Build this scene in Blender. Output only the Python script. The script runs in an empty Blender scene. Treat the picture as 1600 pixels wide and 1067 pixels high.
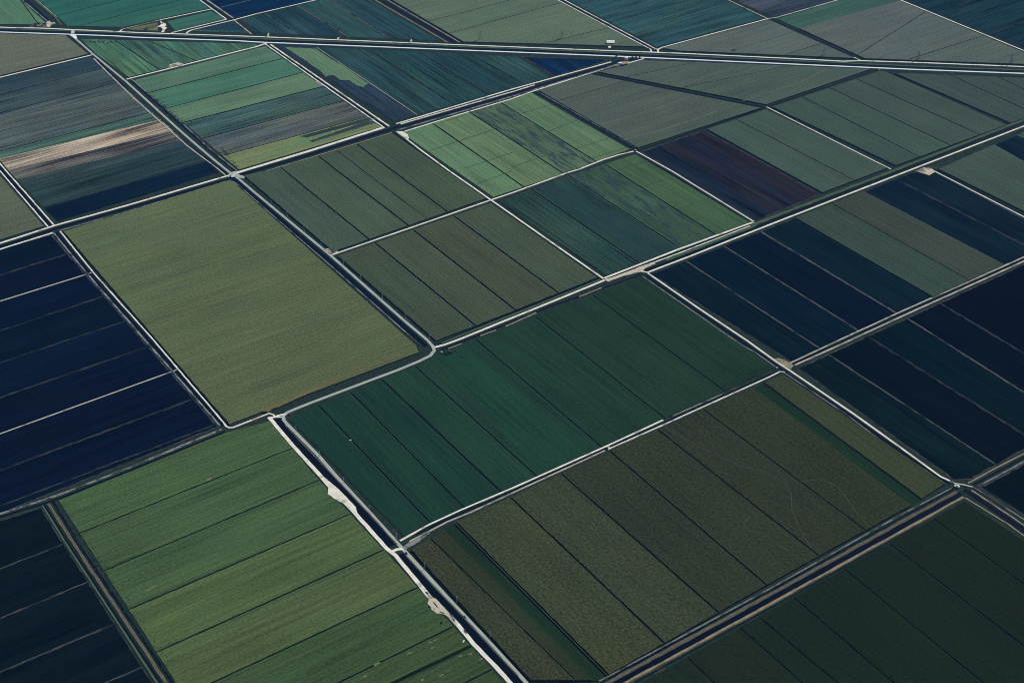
import bpy, bmesh, math, random
from mathutils import Matrix, Vector

# ------------------------------------------------------------------ camera
S = bpy.context.scene
COL = S.collection
H = 1520.0                                   # height of the aircraft above the fields, metres
FPX = 2299.12                                # focal length in pixels of a 1600 px wide frame
# world axes follow the farm grid: X along the field rows to the east, Y along the section lines
R = Matrix(((0.82465225, 0.32461742, -0.46321938),
            (-0.56553001, 0.45701829, -0.68652028),
            (-0.01115672, 0.82810495, 0.56046205)))
# its columns are the camera's right, up and back vectors
cam_d = bpy.data.cameras.new('camera'); cam = bpy.data.objects.new('camera', cam_d); COL.objects.link(cam)
cam.matrix_world = Matrix.Translation((0, 0, H)) @ R.to_4x4()
cam_d.sensor_width = 36.0; cam_d.lens = FPX / 1600 * 36.0
cam_d.clip_start = 5.0; cam_d.clip_end = 200000.0
S.camera = cam

# ------------------------------------------------------------------ sky, sun, exposure
SUN_EL, SUN_AZ = 36.0, 12.0                  # azimuth counter-clockwise from +X
w = bpy.data.worlds.new('World'); S.world = w; w.use_nodes = True
nt = w.node_tree; nt.nodes.clear()
sky = nt.nodes.new('ShaderNodeTexSky'); sky.sky_type = 'NISHITA'; sky.sun_disc = False
sky.sun_elevation = math.radians(SUN_EL); sky.sun_rotation = math.radians(90 - SUN_AZ)
bg = nt.nodes.new('ShaderNodeBackground'); bg.inputs['Strength'].default_value = 0.075
wo = nt.nodes.new('ShaderNodeOutputWorld')
nt.links.new(sky.outputs[0], bg.inputs[0]); nt.links.new(bg.outputs[0], wo.inputs[0])
sd = bpy.data.lights.new('sun', 'SUN'); sd.energy = 5.0; sd.angle = math.radians(0.53); sd.color = (1.0, 0.95, 0.86)
sun = bpy.data.objects.new('sun', sd); COL.objects.link(sun)
sv = Vector((math.cos(math.radians(SUN_EL)) * math.cos(math.radians(SUN_AZ)),
             math.cos(math.radians(SUN_EL)) * math.sin(math.radians(SUN_AZ)), math.sin(math.radians(SUN_EL))))
sun.rotation_euler = sv.to_track_quat('Z', 'Y').to_euler()
sun.location = (0, 0, 3000)
S.view_settings.view_transform = 'Standard'; S.view_settings.look = 'None'
S.view_settings.exposure = 0.0; S.view_settings.gamma = 1.0
S.view_settings.use_curve_mapping = False

S.cycles.filter_width = 0.9

# ------------------------------------------------------------------ survey helpers
rnd = random.Random(11)


def G(p):
    """survey point: where the line of sight of a photo pixel meets the flat land"""
    c = Vector((p[0] - 800.0, 533.5 - p[1], -FPX))
    v = R @ c
    t = -H / v.z
    return Vector((v.x * t, v.y * t))


def lin(c):
    c = c / 255.0
    return c / 12.92 if c <= 0.04045 else ((c + 0.055) / 1.055) ** 2.4


CAL = None


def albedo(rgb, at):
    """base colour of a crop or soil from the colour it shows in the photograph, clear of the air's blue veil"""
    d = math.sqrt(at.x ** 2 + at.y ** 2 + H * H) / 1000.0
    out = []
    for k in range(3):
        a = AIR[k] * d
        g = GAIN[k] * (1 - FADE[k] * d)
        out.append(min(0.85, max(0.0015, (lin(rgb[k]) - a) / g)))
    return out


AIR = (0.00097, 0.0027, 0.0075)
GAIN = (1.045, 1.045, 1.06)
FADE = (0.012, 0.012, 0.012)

USED = {}


def obj(name, verts, faces, mat, parent=None, smooth=False, col=None):
    me = bpy.data.meshes.new(name)
    me.from_pydata(verts, [], faces)
    me.validate(); me.update()
    o = bpy.data.objects.new(name, me); COL.objects.link(o)
    me.materials.append(mat)
    if smooth:
        for p in me.polygons: p.use_smooth = True
    if parent is not None: o.parent = parent
    if col is not None: o.color = (*col, 1.0)
    return o


def tag(o, label=None, cat=None, group=None, kind=None):
    if label: o['label'] = label
    if cat: o['category'] = cat
    if group: o['group'] = group
    if kind: o['kind'] = kind
    return o


def empty(name, loc=(0, 0, 0), rz=0.0):
    o = bpy.data.objects.new(name, None); COL.objects.link(o)
    o.location = loc; o.rotation_euler = (0, 0, rz)
    o.empty_display_size = 1.0
    return o


# ------------------------------------------------------------------ materials
def new_mat(name):
    m = bpy.data.materials.new(name); m.use_nodes = True
    n = m.node_tree; n.nodes.clear()
    out = n.nodes.new('ShaderNodeOutputMaterial'); b = n.nodes.new('ShaderNodeBsdfPrincipled')
    n.links.new(b.outputs[0], out.inputs[0])
    b.inputs['Roughness'].default_value = 0.95
    b.inputs['Specular IOR Level'].default_value = 0.0
    return m, n, b


def math_node(n, op, a, b=None):
    q = n.nodes.new('ShaderNodeMath'); q.operation = op
    for i, v in enumerate((a, b)):
        if v is None: continue
        if isinstance(v, (int, float)): q.inputs[i].default_value = v
        else: n.links.new(v, q.inputs[i])
    return q.outputs[0]


def noise(n, pos, scale, stretch=(1, 1, 1), detail=3.0, rough=0.55, off=0.0):
    mp = n.nodes.new('ShaderNodeMapping')
    mp.inputs['Scale'].default_value = (stretch[0] * scale, stretch[1] * scale, stretch[2] * scale)
    mp.inputs['Location'].default_value = (off, off * 0.7, 0)
    n.links.new(pos, mp.inputs[0])
    t = n.nodes.new('ShaderNodeTexNoise'); t.noise_dimensions = '2D'
    t.inputs['Scale'].default_value = 1.0; t.inputs['Detail'].default_value = detail
    t.inputs['Roughness'].default_value = rough
    n.links.new(mp.outputs[0], t.inputs[0])
    return t.outputs['Fac'] if 'Fac' in t.outputs else t.outputs[0]


def centred(n, fac, amp):
    return math_node(n, 'MULTIPLY', math_node(n, 'SUBTRACT', fac, 0.5), amp * 2)


def mix_col(n, fac, a, b, mode='MIX'):
    m = n.nodes.new('ShaderNodeMix'); m.data_type = 'RGBA'; m.blend_type = mode
    for sock, v in ((m.inputs[0], fac), (m.inputs[6], a), (m.inputs[7], b)):
        if isinstance(v, (int, float)): sock.default_value = v
        elif isinstance(v, tuple): sock.default_value = (*v, 1.0)
        else: n.links.new(v, sock)
    return m.outputs[2]


def ramp(n, fac, lo, hi):
    r = n.nodes.new('ShaderNodeMapRange'); r.inputs[1].default_value = lo; r.inputs[2].default_value = hi
    r.clamp = True
    n.links.new(fac, r.inputs[0])
    return r.outputs[0]


def crop_mat(name, axis, streak=.12, patch=.12, fine=.12, row=.10, speck=None, dark=None, bump=0.0, warm=0.10):
    """vegetation or soil whose base colour is the object's own colour; streaks follow the rows"""
    m, n, b = new_mat(name)
    geo = n.nodes.new('ShaderNodeNewGeometry'); pos = geo.outputs['Position']
    oi = n.nodes.new('ShaderNodeObjectInfo')
    off = math_node(n, 'MULTIPLY', oi.outputs['Random'], 400.0)
    cx = n.nodes.new('ShaderNodeCombineXYZ'); n.links.new(off, cx.inputs[0]); n.links.new(off, cx.inputs[1])
    ad = n.nodes.new('ShaderNodeVectorMath'); ad.operation = 'ADD'
    n.links.new(pos, ad.inputs[0]); n.links.new(cx.outputs[0], ad.inputs[1]); posr = ad.outputs[0]
    along = (lambda k: (1, k, 1)) if axis == 'A' else (lambda k: (k, 1, 1))
    n_streak = noise(n, posr, 1 / 26, along(.09), 3.0)
    n_patch = noise(n, posr, 1 / 150, (1, 1, 1), 4.0, .6, 7)
    n_fine = noise(n, posr, 1 / 4.5, (1, 1, 1), 3.0, .6, 3)
    n_row = noise(n, posr, 1 / 5.0, along(.02), 2.0, .5, 9)
    v = math_node(n, 'ADD', 1.0, centred(n, n_streak, streak * 2.2))
    v = math_node(n, 'ADD', v, centred(n, n_patch, patch * 2.2))
    v = math_node(n, 'ADD', v, centred(n, n_fine, fine * 2.2))
    v = math_node(n, 'ADD', v, centred(n, n_row, row * 2.2))
    v = math_node(n, 'MAXIMUM', v, 0.15)
    vc = n.nodes.new('ShaderNodeCombineColor')
    w_ = centred(n, noise(n, posr, 1 / 70, along(.35), 3.0, .55, 21), warm * 2)
    n.links.new(math_node(n, 'MULTIPLY', v, math_node(n, 'ADD', 1.0, w_)), vc.inputs[0])
    n.links.new(v, vc.inputs[1])
    n.links.new(math_node(n, 'MULTIPLY', v, math_node(n, 'SUBTRACT', 1.0, w_)), vc.inputs[2])
    col = mix_col(n, 1.0, oi.outputs['Color'], vc.outputs[0], 'MULTIPLY')
    if dark:                                   # bare or drowned spots drawn out along the rows
        d_n = noise(n, posr, 1 / dark[1], along(dark[2]), 5.0, .68, 33)
        f = ramp(n, d_n, dark[3], dark[3] + .10)
        col = mix_col(n, math_node(n, 'MULTIPLY', f, dark[4]), col, dark[0])
    if speck:                                  # pale tassels, dry leaves
        s_n = noise(n, posr, 1 / speck[1], (1, 1, 1), 2.0, .7, 51)
        f = ramp(n, s_n, speck[2], speck[2] + .10)
        col = mix_col(n, math_node(n, 'MULTIPLY', f, speck[3]), col, speck[0])
    n.links.new(col, b.inputs['Base Color'])
    if bump:
        bp = n.nodes.new('ShaderNodeBump'); bp.inputs['Strength'].default_value = bump; bp.inputs['Distance'].default_value = 1.0
        n.links.new(n_fine, bp.inputs['Height']); n.links.new(bp.outputs[0], b.inputs['Normal'])
    return m


def ground_mat(name, c1, c2, scale=1 / 12, c3=None, lo=.55, rough=.95, amp=.25):
    m, n, b = new_mat(name)
    geo = n.nodes.new('ShaderNodeNewGeometry'); pos = geo.outputs['Position']
    a = noise(n, pos, scale, (1, 1, 1), 4.0, .6)
    col = mix_col(n, ramp(n, a, .32, .68), c1, c2)
    if c3:
        f = ramp(n, noise(n, pos, 1 / 35, (1, 1, 1), 5.0, .65, 5), lo, lo + .1)
        col = mix_col(n, f, col, c3)
    fine = noise(n, pos, 1 / 2.0, (1, 1, 1), 3.0, .6, 8)
    v = math_node(n, 'ADD', 1.0, centred(n, fine, amp))
    vc = n.nodes.new('ShaderNodeCombineColor')
    for i in range(3): n.links.new(v, vc.inputs[i])
    col = mix_col(n, 1.0, col, vc.outputs[0], 'MULTIPLY')
    n.links.new(col, b.inputs['Base Color']); b.inputs['Roughness'].default_value = rough
    return m


M = {}
for ax in 'AB':
    M['crop' + ax] = crop_mat('crop_rows_' + ax, ax, .12, .09, .22, .18, bump=.35, warm=.05)
    M['cane' + ax] = crop_mat('cane_' + ax, ax, .08, .11, .46, .08, speck=((.20, .19, .14), 2.2, .62, .6), bump=1.0, warm=.06)
    M['thin' + ax] = crop_mat('cane_thin_' + ax, ax, .08, .10, .42, .08, speck=((.13, .13, .10), 2.2, .64, .5), bump=1.0, warm=.05)
    M['strk' + ax] = crop_mat('streaky_stubble_' + ax, ax, .55, .25, .3, .6, bump=.3, warm=.05)
    M['soft' + ax] = crop_mat('cane_smooth_' + ax, ax, .07, .09, .27, .12, bump=.6, warm=.04)
    M['soil' + ax] = crop_mat('muck_' + ax, ax, .40, .15, .35, .45, warm=.10)
    M['weed' + ax] = crop_mat('weedy_' + ax, ax, .32, .16, .36, .42, bump=.4, warm=.16)
    M['mott' + ax] = crop_mat('patchy_' + ax, ax, .22, .18, .22, .15, dark=((.022, .042, .046), 13, .20, .50, .8), bump=.4)
M['verge'] = ground_mat('verge_grass', (.012, .024, .017), (.024, .038, .023), 1 / 9, (.050, .050, .034), .63)
M['marl'] = ground_mat('marl_road', (.60, .58, .485), (.76, .74, .63), 1 / 14, (.38, .36, .29), .58, amp=.16)
M['marl2'] = ground_mat('worn_marl', (.36, .33, .27), (.50, .46, .39), 1 / 10, (.20, .20, .15), .55, amp=.2)
M['paved'] = ground_mat('asphalt_bleached', (.30, .34, .30), (.36, .40, .36), 1 / 25, None, amp=.08)
M['white_road'] = ground_mat('pale_asphalt', (.62, .66, .66), (.72, .75, .74), 1 / 30, None, amp=.06)
M['grass_bank'] = ground_mat('grass_bank', (.045, .085, .050), (.070, .105, .055), 1 / 8, (.10, .10, .06), .6)
M['dry_bank'] = ground_mat('dry_bank', (.20, .17, .12), (.29, .25, .17), 1 / 8, (.12, .12, .07), .58, amp=.35)
M['trail_pale'] = ground_mat('pale_trail', (.13, .125, .085), (.18, .17, .12), 1 / 9, (.10, .11, .07), .54, amp=.4)
M['tan_bank'] = ground_mat('tan_bank', (.17, .14, .09), (.27, .22, .14), 1 / 7, (.12, .12, .07), .60, amp=.35)
M['brown_bank'] = ground_mat('brown_bank', (.075, .070, .050), (.125, .110, .078), 1 / 7, (.08, .08, .05), .62, amp=.35)
M['grey_bank'] = ground_mat('grey_bank', (.13, .14, .14), (.26, .26, .24), 1 / 7, (.04, .06, .045), .50, amp=.45)
M['rubble'] = ground_mat('rubble_yard', (.40, .36, .28), (.55, .50, .40), 1 / 4, (.16, .14, .12), .52, amp=.4)
M['track'] = ground_mat('dry_track', (.058, .068, .066), (.110, .116, .106), 1 / 9, (.02, .03, .03), .50, amp=.4)
M['dark_trail'] = ground_mat('dark_row', (.030, .052, .036), (.045, .070, .045), 1 / 9)  # darker green lines running across the crop strips
M['trail'] = ground_mat('trodden_trail', (.055, .060, .043), (.085, .086, .060), 1 / 9, (.05, .06, .04), .56, amp=.4)
M['bare'] = ground_mat('bare_spot', (.13, .13, .075), (.18, .17, .10), 1 / 4, None, amp=.4)
M['clump'] = ground_mat('weed_clump', (.018, .038, .028), (.034, .058, .038), 1 / 3)
M['margin'] = ground_mat('dry_margin', (.022, .027, .028), (.060, .060, .054), 1 / 6, (.015, .020, .022), .52, amp=.5)
M['faint'] = ground_mat('worn_track', (.016, .024, .027), (.038, .043, .043), 1 / 10, (.008, .014, .018), .50, amp=.4)
M['bright_track'] = ground_mat('pale_track', (.30, .30, .26), (.42, .40, .34), 1 / 9, (.12, .13, .11), .58, amp=.3)
M['mud'] = ground_mat('ditch_mud', (.002, .004, .004), (.005, .008, .007), 1 / 6)

m, n, b = new_mat('canal_water')
b.inputs['Base Color'].default_value = (.0015, .004, .007, 1); b.inputs['Roughness'].default_value = .2
b.inputs['Specular IOR Level'].default_value = .06; b.inputs['IOR'].default_value = 1.33
geo = n.nodes.new('ShaderNodeNewGeometry')
bp = n.nodes.new('ShaderNodeBump'); bp.inputs['Strength'].default_value = .12; bp.inputs['Distance'].default_value = .3
n.links.new(noise(n, geo.outputs['Position'], 1 / 3.0, (1, 1, 1), 3.0), bp.inputs['Height']); n.links.new(bp.outputs[0], b.inputs['Normal'])
M['water'] = m


def plain(name, c, rough=.7, spec=.3, metal=0.0, amp=.12, scale=1.5):
    m, n, b = new_mat(name)
    geo = n.nodes.new('ShaderNodeNewGeometry')
    f = noise(n, geo.outputs['Position'], scale, (1, 1, 1), 3.0)
    lo = tuple(x * (1 - amp) for x in c); hi = tuple(min(.9, x * (1 + amp)) for x in c)
    n.links.new(mix_col(n, f, lo, hi), b.inputs['Base Color'])
    b.inputs['Roughness'].default_value = rough; b.inputs['Specular IOR Level'].default_value = spec
    b.inputs['Metallic'].default_value = metal
    return m


M['wood'] = plain('pole_wood', (.42, .41, .37))
M['steel'] = plain('galvanised_steel', (.34, .37, .38), .5, .4)
M['dark_steel'] = plain('weathered_steel', (.09, .12, .12), .6, .4)
M['ceramic'] = plain('insulator', (.5, .5, .48), .3)
M['roof_white'] = plain('white_roof_sheet', (.72, .72, .70), .5)
M['wall_grey'] = plain('grey_wall', (.22, .23, .23), .8)
M['concrete'] = plain('concrete', (.48, .47, .43), .9)
M['roof_rust'] = plain('rusty_roof', (.30, .20, .15), .8)
M['glass'] = plain('dark_glass', (.02, .025, .03), .1, .5)
M['car_black'] = plain('dark_paint', (.012, .013, .016), .3, .5)
M['car_white'] = plain('white_paint', (.75, .75, .74), .3, .5)
M['rubber'] = plain('tyre_rubber', (.015, .015, .015), .9)
M['bark'] = plain('bark', (.10, .075, .05), .9)
M['leaf'] = plain('leaf_green', (.028, .060, .030), .8, .1, amp=.5, scale=.8)
M['leaf_grey'] = plain('leaf_greyish', (.10, .12, .075), .8, .1, amp=.4, scale=.8)
M['spoil'] = plain('spoil_heap', (.05, .045, .045), .9, .1, amp=.5, scale=.5)
M['stone'] = plain('limestone', (.45, .41, .34), .9, .1, amp=.3, scale=.6)

# ------------------------------------------------------------------ flat geometry helpers


def clip(poly, p, nrm):
    """keep the part of a polygon on the side of the line through p that the normal points to"""
    out = []
    for i in range(len(poly)):
        a, c = poly[i], poly[(i + 1) % len(poly)]
        da, dc = (a - p).dot(nrm), (c - p).dot(nrm)
        if da >= 0: out.append(a)
        if da * dc < 0: out.append(a.lerp(c, da / (da - dc)))
    return out


def area(poly):
    return sum(poly[i].x * poly[(i + 1) % len(poly)].y - poly[(i + 1) % len(poly)].x * poly[i].y for i in range(len(poly))) / 2


def inset(poly, d):
    """move every edge inwards by its own distance"""
    if not isinstance(d, (list, tuple)): d = [d] * len(poly)
    d = list(d)
    if area(poly) < 0:
        poly = poly[::-1]; d = d[:-1][::-1] + [d[-1]]
    k = len(poly)
    L = []
    for i in range(k):
        t = (poly[(i + 1) % k] - poly[i]).normalized(); nr = Vector((-t.y, t.x))
        L.append((poly[i] + nr * d[i], t, nr))
    out = []
    for i in range(k):
        p0, t0, n0 = L[i - 1]; p1, t1, n1 = L[i]
        den = t0.x * t1.y - t0.y * t1.x
        if abs(den) < .12: out.append(poly[i] + (n0 * d[i - 1] + n1 * d[i]) / 2)
        else: out.append(p0 + t0 * (((p1.x - p0.x) * t1.y - (p1.y - p0.y) * t1.x) / den))
    return out


def rough_edge(poly, step=14.0, amp=1.0):
    out = []
    for i in range(len(poly)):
        a, c = poly[i], poly[(i + 1) % len(poly)]
        L = (c - a).length
        k = max(1, min(110, int(L / step)))
        t = (c - a).normalized() if L > 0 else Vector((1, 0)); nr = Vector((-t.y, t.x))
        for j in range(k):
            q = a.lerp(c, j / k)
            if j: q = q + nr * rnd.uniform(0, amp)
            out.append(q)
    return out


def slab(name, poly, z0, z1, mat, parent, col=None, step=14.0, amp=1.0, org=Vector((0, 0))):
    if area(poly) < 0: poly = poly[::-1]
    q = rough_edge(poly, step, amp)
    k = len(q)
    v = [(a.x - org.x, a.y - org.y, z1) for a in q] + [(a.x - org.x, a.y - org.y, z0) for a in q]
    f = [list(range(k))] + [[i, k + i, k + (i + 1) % k, (i + 1) % k] for i in range(k)]
    return obj(name, v, f, mat, parent, col=col)


def resample(pts, step):
    out = [pts[0]]
    for a, c in zip(pts, pts[1:]):
        k = max(1, int((c - a).length / step))
        for j in range(1, k + 1): out.append(a.lerp(c, j / k))
    return out


LIFT = [0.0]


def ribbon(name, pix, width, mat, parent=None, z=0.7, slope=1.0, base=0.0, jit=.08, step=18.0, flat=False, world=None, wob=0.0):
    """a road, bank or sheet of water along a surveyed line"""
    pts = world if world else [G(p) for p in pix]
    pts = resample(pts, step)
    LIFT[0] += 0.0045
    z = z + LIFT[0] % 0.18
    width *= .95 if flat else .80
    v, f = [], []
    wl = [width / 2 * (1 + rnd.uniform(-jit, jit)) for _ in pts]; wr = [width / 2 * (1 + rnd.uniform(-jit, jit)) for _ in pts]
    for i, p in enumerate(pts):
        t = (pts[min(i + 1, len(pts) - 1)] - pts[max(i - 1, 0)]).normalized(); nr = Vector((-t.y, t.x))
        if wob: p = p + nr * rnd.uniform(-wob, wob)
        a, c = p + nr * wl[i], p - nr * wr[i]
        if flat:
            v += [(a.x, a.y, z), (c.x, c.y, z)]
        else:
            a2, c2 = a + nr * slope, c - nr * slope
            v += [(a2.x, a2.y, base), (a.x, a.y, z), (c.x, c.y, z), (c2.x, c2.y, base)]
    k = 2 if flat else 4
    for i in range(len(pts) - 1):
        for j in range(k - 1):
            f.append([i * k + j, i * k + j + 1, (i + 1) * k + j + 1, (i + 1) * k + j])
    if not flat:
        e = (len(pts) - 1) * 4
        f += [[3, 2, 1, 0], [e, e + 1, e + 2, e + 3]]
    else:
        f = [q[::-1] for q in f]
    # make the tops face up
    fl = []
    for q in f:
        fl.append(q[::-1])
    return obj(name, v, fl, mat, parent)


# ------------------------------------------------------------------ the land
E_ = 90000.0
gr = obj('ground', [(-E_, -E_, 0), (E_, -E_, 0), (E_, E_, 0), (-E_, E_, 0)], [[0, 1, 2, 3]], M['verge'])
tag(gr, 'dark grassy ground between all the fields and roads', 'ground', kind='structure')

# ------------------------------------------------------------------ fields
FIELDS = {}
HEIGHT = {'crop': .7, 'soil': .32, 'weed': .45, 'cane': 2.8, 'soft': 2.4, 'mott': .6, 'thin': 2.7, 'strk': .4}
PART = {'crop': 'crop_strip', 'soil': 'soil_strip', 'weed': 'fallow_strip', 'cane': 'cane_strip', 'soft': 'cane_strip', 'thin': 'cane_strip', 'strk': 'fallow_strip', 'mott': 'crop_strip'}


def field(key, name, label, poly, axis, strips, cuts=(), gap_in=5.0):
    """strips run left to right (axis A) or far to near (axis B); cuts are surveyed lines between them"""
    P = [G(p) for p in poly]
    c = sum(P, Vector((0, 0))) / len(P)
    root = empty(name, (c.x, c.y, 0))
    tag(root, label, 'field', 'fields of the farm grid', 'thing')
    gap_in = [g * .72 for g in gap_in] if isinstance(gap_in, (list, tuple)) else gap_in * .72
    base = inset(P, gap_in)
    FIELDS[key] = (root, c, axis)
    lines = []
    for ct in cuts:
        a, d = G(ct[0]), G(ct[1])
        t = (d - a).normalized(); nr = Vector((-t.y, t.x))
        ref = Vector((1, 0)) if axis == 'A' else Vector((0, -1))
        if nr.dot(ref) < 0: nr = -nr
        kind = ct[2]; wd = (.72 if ct[2] in 'dDx' else 1.0) * ct[3] if len(ct) > 3 else {'d': 2.6, 'D': 3.2, 't': 3.2, 'T': 2.0, 'f': 2.2, 'n': -2.4, 'p': 3.0, 'x': 1.6}[kind]
        lines.append((a, t, nr, kind, wd))
    bankcol, bankz = None, .8
    if strips[0][1] == 'soil':
        slab('field_margin', inset(P, 1.5), 0.0, .16, M['margin'], root, None, org=c)
    for i, s in enumerate(strips):
        rgb, typ = s[0], s[1]
        q = base
        if i > 0: a, t, nr, kind, wd = lines[i - 1]; q = clip(q, a + nr * wd / 2, nr)
        if i < len(strips) - 1 and q: a, t, nr, kind, wd = lines[i]; q = clip(q, a - nr * wd / 2, -nr)
        if len(q) < 3 or abs(area(q)) < 60: continue
        ctr = sum(q, Vector((0, 0))) / len(q)
        ax = s[2] if len(s) > 2 else axis
        j = 1 + rnd.uniform(-.025, .025)
        if typ != 'soil':                     # a touch greyer, as dusty leaves are
            y_ = .3 * rgb[0] + .59 * rgb[1] + .11 * rgb[2]
            rgb = (rgb[0] * .94 + y_ * .06, rgb[1] * .94 + y_ * .06, (rgb[2] * .94 + y_ * .06) * .975)
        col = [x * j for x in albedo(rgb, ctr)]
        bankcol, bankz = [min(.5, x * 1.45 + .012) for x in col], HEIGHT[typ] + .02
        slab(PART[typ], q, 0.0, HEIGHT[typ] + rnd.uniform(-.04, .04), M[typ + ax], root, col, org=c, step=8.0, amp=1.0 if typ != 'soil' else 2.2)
    for a, t, nr, kind, wd in lines:
        if kind == 'n': continue
        # the stretch of the line that lies inside the field
        ts = []
        for i in range(len(base)):
            p, q = base[i], base[(i + 1) % len(base)]
            dp, dq = (p - a).dot(nr), (q - a).dot(nr)
            if dp * dq < 0: ts.append((p.lerp(q, dp / (dp - dq)) - a).dot(t))
        if len(ts) < 2: continue
        p, q = a + t * min(ts), a + t * max(ts)
        if kind in 'dDx':
            ribbon('ditch', None, wd * .96, M['mud'], root, z=.03, flat=True, world=[p - c, q - c], jit=.3, wob=.35, step=9)
            if kind in 'dD' and axis == 'A' and bankcol:   # thin ribbon along one side of the ditch, paler than the crop
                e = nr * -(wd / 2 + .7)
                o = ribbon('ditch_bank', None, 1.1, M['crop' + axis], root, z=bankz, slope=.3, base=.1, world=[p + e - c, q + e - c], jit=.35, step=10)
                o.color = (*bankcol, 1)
        elif kind == 'T':
            ribbon('field_track', None, wd * .8, M['track'], root, z=.40, slope=.4, world=[p - c - nr * wd * .3, q - c - nr * wd * .3], jit=.3)
            ribbon('ditch', None, wd * .5, M['mud'], root, z=.36, slope=.1, world=[p - c + nr * wd * .35, q - c + nr * wd * .35], jit=.2)
        elif kind == 't':
            o = ribbon('field_track', None, wd, M['track'], root, z=.38, slope=.5, world=[p - c, q - c], jit=.25)
        elif kind == 'p':
            o = ribbon('field_track', None, wd, M['bright_track'], root, z=.42, slope=.5, world=[p - c, q - c], jit=.2)
        elif kind == 'f':
            o = ribbon('field_track', None, wd, M['faint'], root, z=.36, slope=.4, world=[p - c, q - c], jit=.3)
    return root


def patch(key, name, poly, rgb, typ, up=.06, step=9.0, amp=2.5, axis=None):
    """a differently grown part of a field, lying on it"""
    root, c, ax = FIELDS[key]
    P = [G(p) for p in poly]
    ctr = sum(P, Vector((0, 0))) / len(P)
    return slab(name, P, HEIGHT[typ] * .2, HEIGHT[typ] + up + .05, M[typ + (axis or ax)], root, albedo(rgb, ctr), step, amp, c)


# --- beyond the highway, left to right
field('F1', 'crop_field', 'pale green field in the far corner left of the side canal', [(-140, 8), (-140, -40), (8, -40), (35, 0), (74, 36), (62, 40), (-140, 38)], 'A',
      [((78, 118, 100), 'crop'), ((86, 124, 102), 'crop')], [((35, 5), (57, 35), 'd')])
field('F2', 'crop_field', 'deep teal green field behind the highway, right of the side canal', [(57, 0), (20, -40), (262, -40), (312, 0), (329, 14), (250, 31), (192, 44), (104, 42), (88, 28)], 'B',
      [((46, 98, 98), 'crop'), ((45, 96, 95), 'crop'), ((46, 97, 95), 'crop'), ((50, 98, 94), 'crop')],
      [((90, -8), (190, -34), 'x'), ((90, 25), (195, -1), 'x'), ((145, 36), (285, 0), 'x')])
field('F3', 'crop_field', 'small green wedge field beside the pale star-shaped farmyard', [(258, 34), (331, 17), (356, 30), (272, 51)], 'B', [((56, 102, 98), 'crop')], (), 6)
field('F4', 'fallow_field', 'small olive waste triangle with a dark bush beside the highway', [(192, 46), (249, 34), (250, 50), (205, 48)], 'B', [((92, 98, 84), 'weed')], (), 6)
field('F5', 'soil_field', 'far navy black soil field cut by the top edge, left of the striped field', [(322, 0), (300, -16), (560, -16), (497, 0), (366, 29)], 'B',
      [((18, 46, 76), 'soil'), ((19, 47, 78), 'soil')], [((345, 12), (420, -6), 't', 4)])
field('F6', 'soil_field', 'small dark wedge of soil between farm road and highway', [(296, 50), (365, 33), (390, 53)], 'B', [((38, 66, 86), 'soil'), ((52, 88, 92), 'weed')], [((300, 47), (390, 49), 'n')], 4)
field('F7', 'fallow_field', 'far dark field with four broad stripes split by pale tan tracks', [(370, 31), (500, 0), (530, -12), (560, -16), (582, 0), (694, 66), (396, 53)], 'A',
      [((40, 71, 86), 'weed'), ((36, 66, 83), 'weed'), ((45, 78, 87), 'weed'), ((40, 71, 85), 'weed')],
      [((417, 23), (467, 55), 't', 4), ((465, 10), (545, 58), 't', 6), ((515, 0), (610, 61), 't', 5)], 8)
field('F8', 'cane_field', 'far grey green field right of the blue canal with three thin ditches', [(606, 0), (585, -12), (850, -12), (870, 0), (1015, 76), (722, 68)], 'B',
      [((88, 108, 98), 'soft'), ((86, 107, 97), 'soft'), ((90, 109, 98), 'soft'), ((87, 105, 97), 'soft')],
      [((670, 35), (800, 1), 'x'), ((700, 54), (877, 6), 'x'), ((865, 66), (950, 45), 'x')], 8)
field('F9', 'crop_field', 'far dark teal field between two farm roads above the highway', [(882, 0), (865, -10), (1120, -10), (1137, 0), (1197, 30), (1025, 76)], 'B', [((46, 80, 91), 'weed')], (), 8)
field('F10', 'soil_field', 'far purple grey soil field at the top edge, left of green strip', [(1142, 0), (1130, -6), (1340, -8), (1308, 0), (1207, 28)], 'B', [((64, 72, 90), 'weed'), ((52, 66, 86), 'weed')], [((1180, 18), (1260, -5), 'n')], 6)
field('F11', 'cane_field', 'far grey brown field with a green strip along its upper end', [(1210, 30), (1310, 0), (1403, 0), (1600, 82), (1655, 105), (1350, 94)], 'B',
      [((60, 94, 92), 'crop'), ((86, 98, 102), 'soft'), ((85, 98, 102), 'soft'), ((82, 97, 99), 'soft')],
      [((1250, 46), (1400, 4), 'n'), ((1345, 84), (1445, 21), 'x'), ((1440, 88), (1540, 56), 'x')], 7)
field('F12', 'cane_field', 'far grey brown triangle field just above the highway bend', [(1030, 77), (1200, 31), (1343, 94), (1060, 82)], 'B', [((86, 99, 101), 'soft'), ((84, 98, 100), 'soft')], [((1240, 83), (1285, 69), 'x')], 7)
field('F13', 'soil_field', 'far navy striped field in the upper corner past the white road', [(1410, 0), (1395, -8), (1680, -8), (1680, 108), (1600, 76)], 'B',
      [((28, 56, 76), 'weed'), ((30, 58, 76), 'weed'), ((26, 54, 74), 'weed')], [((1470, 18), (1520, 0), 'f', 5), ((1550, 53), (1690, 0), 'f', 5)], 7)
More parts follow.
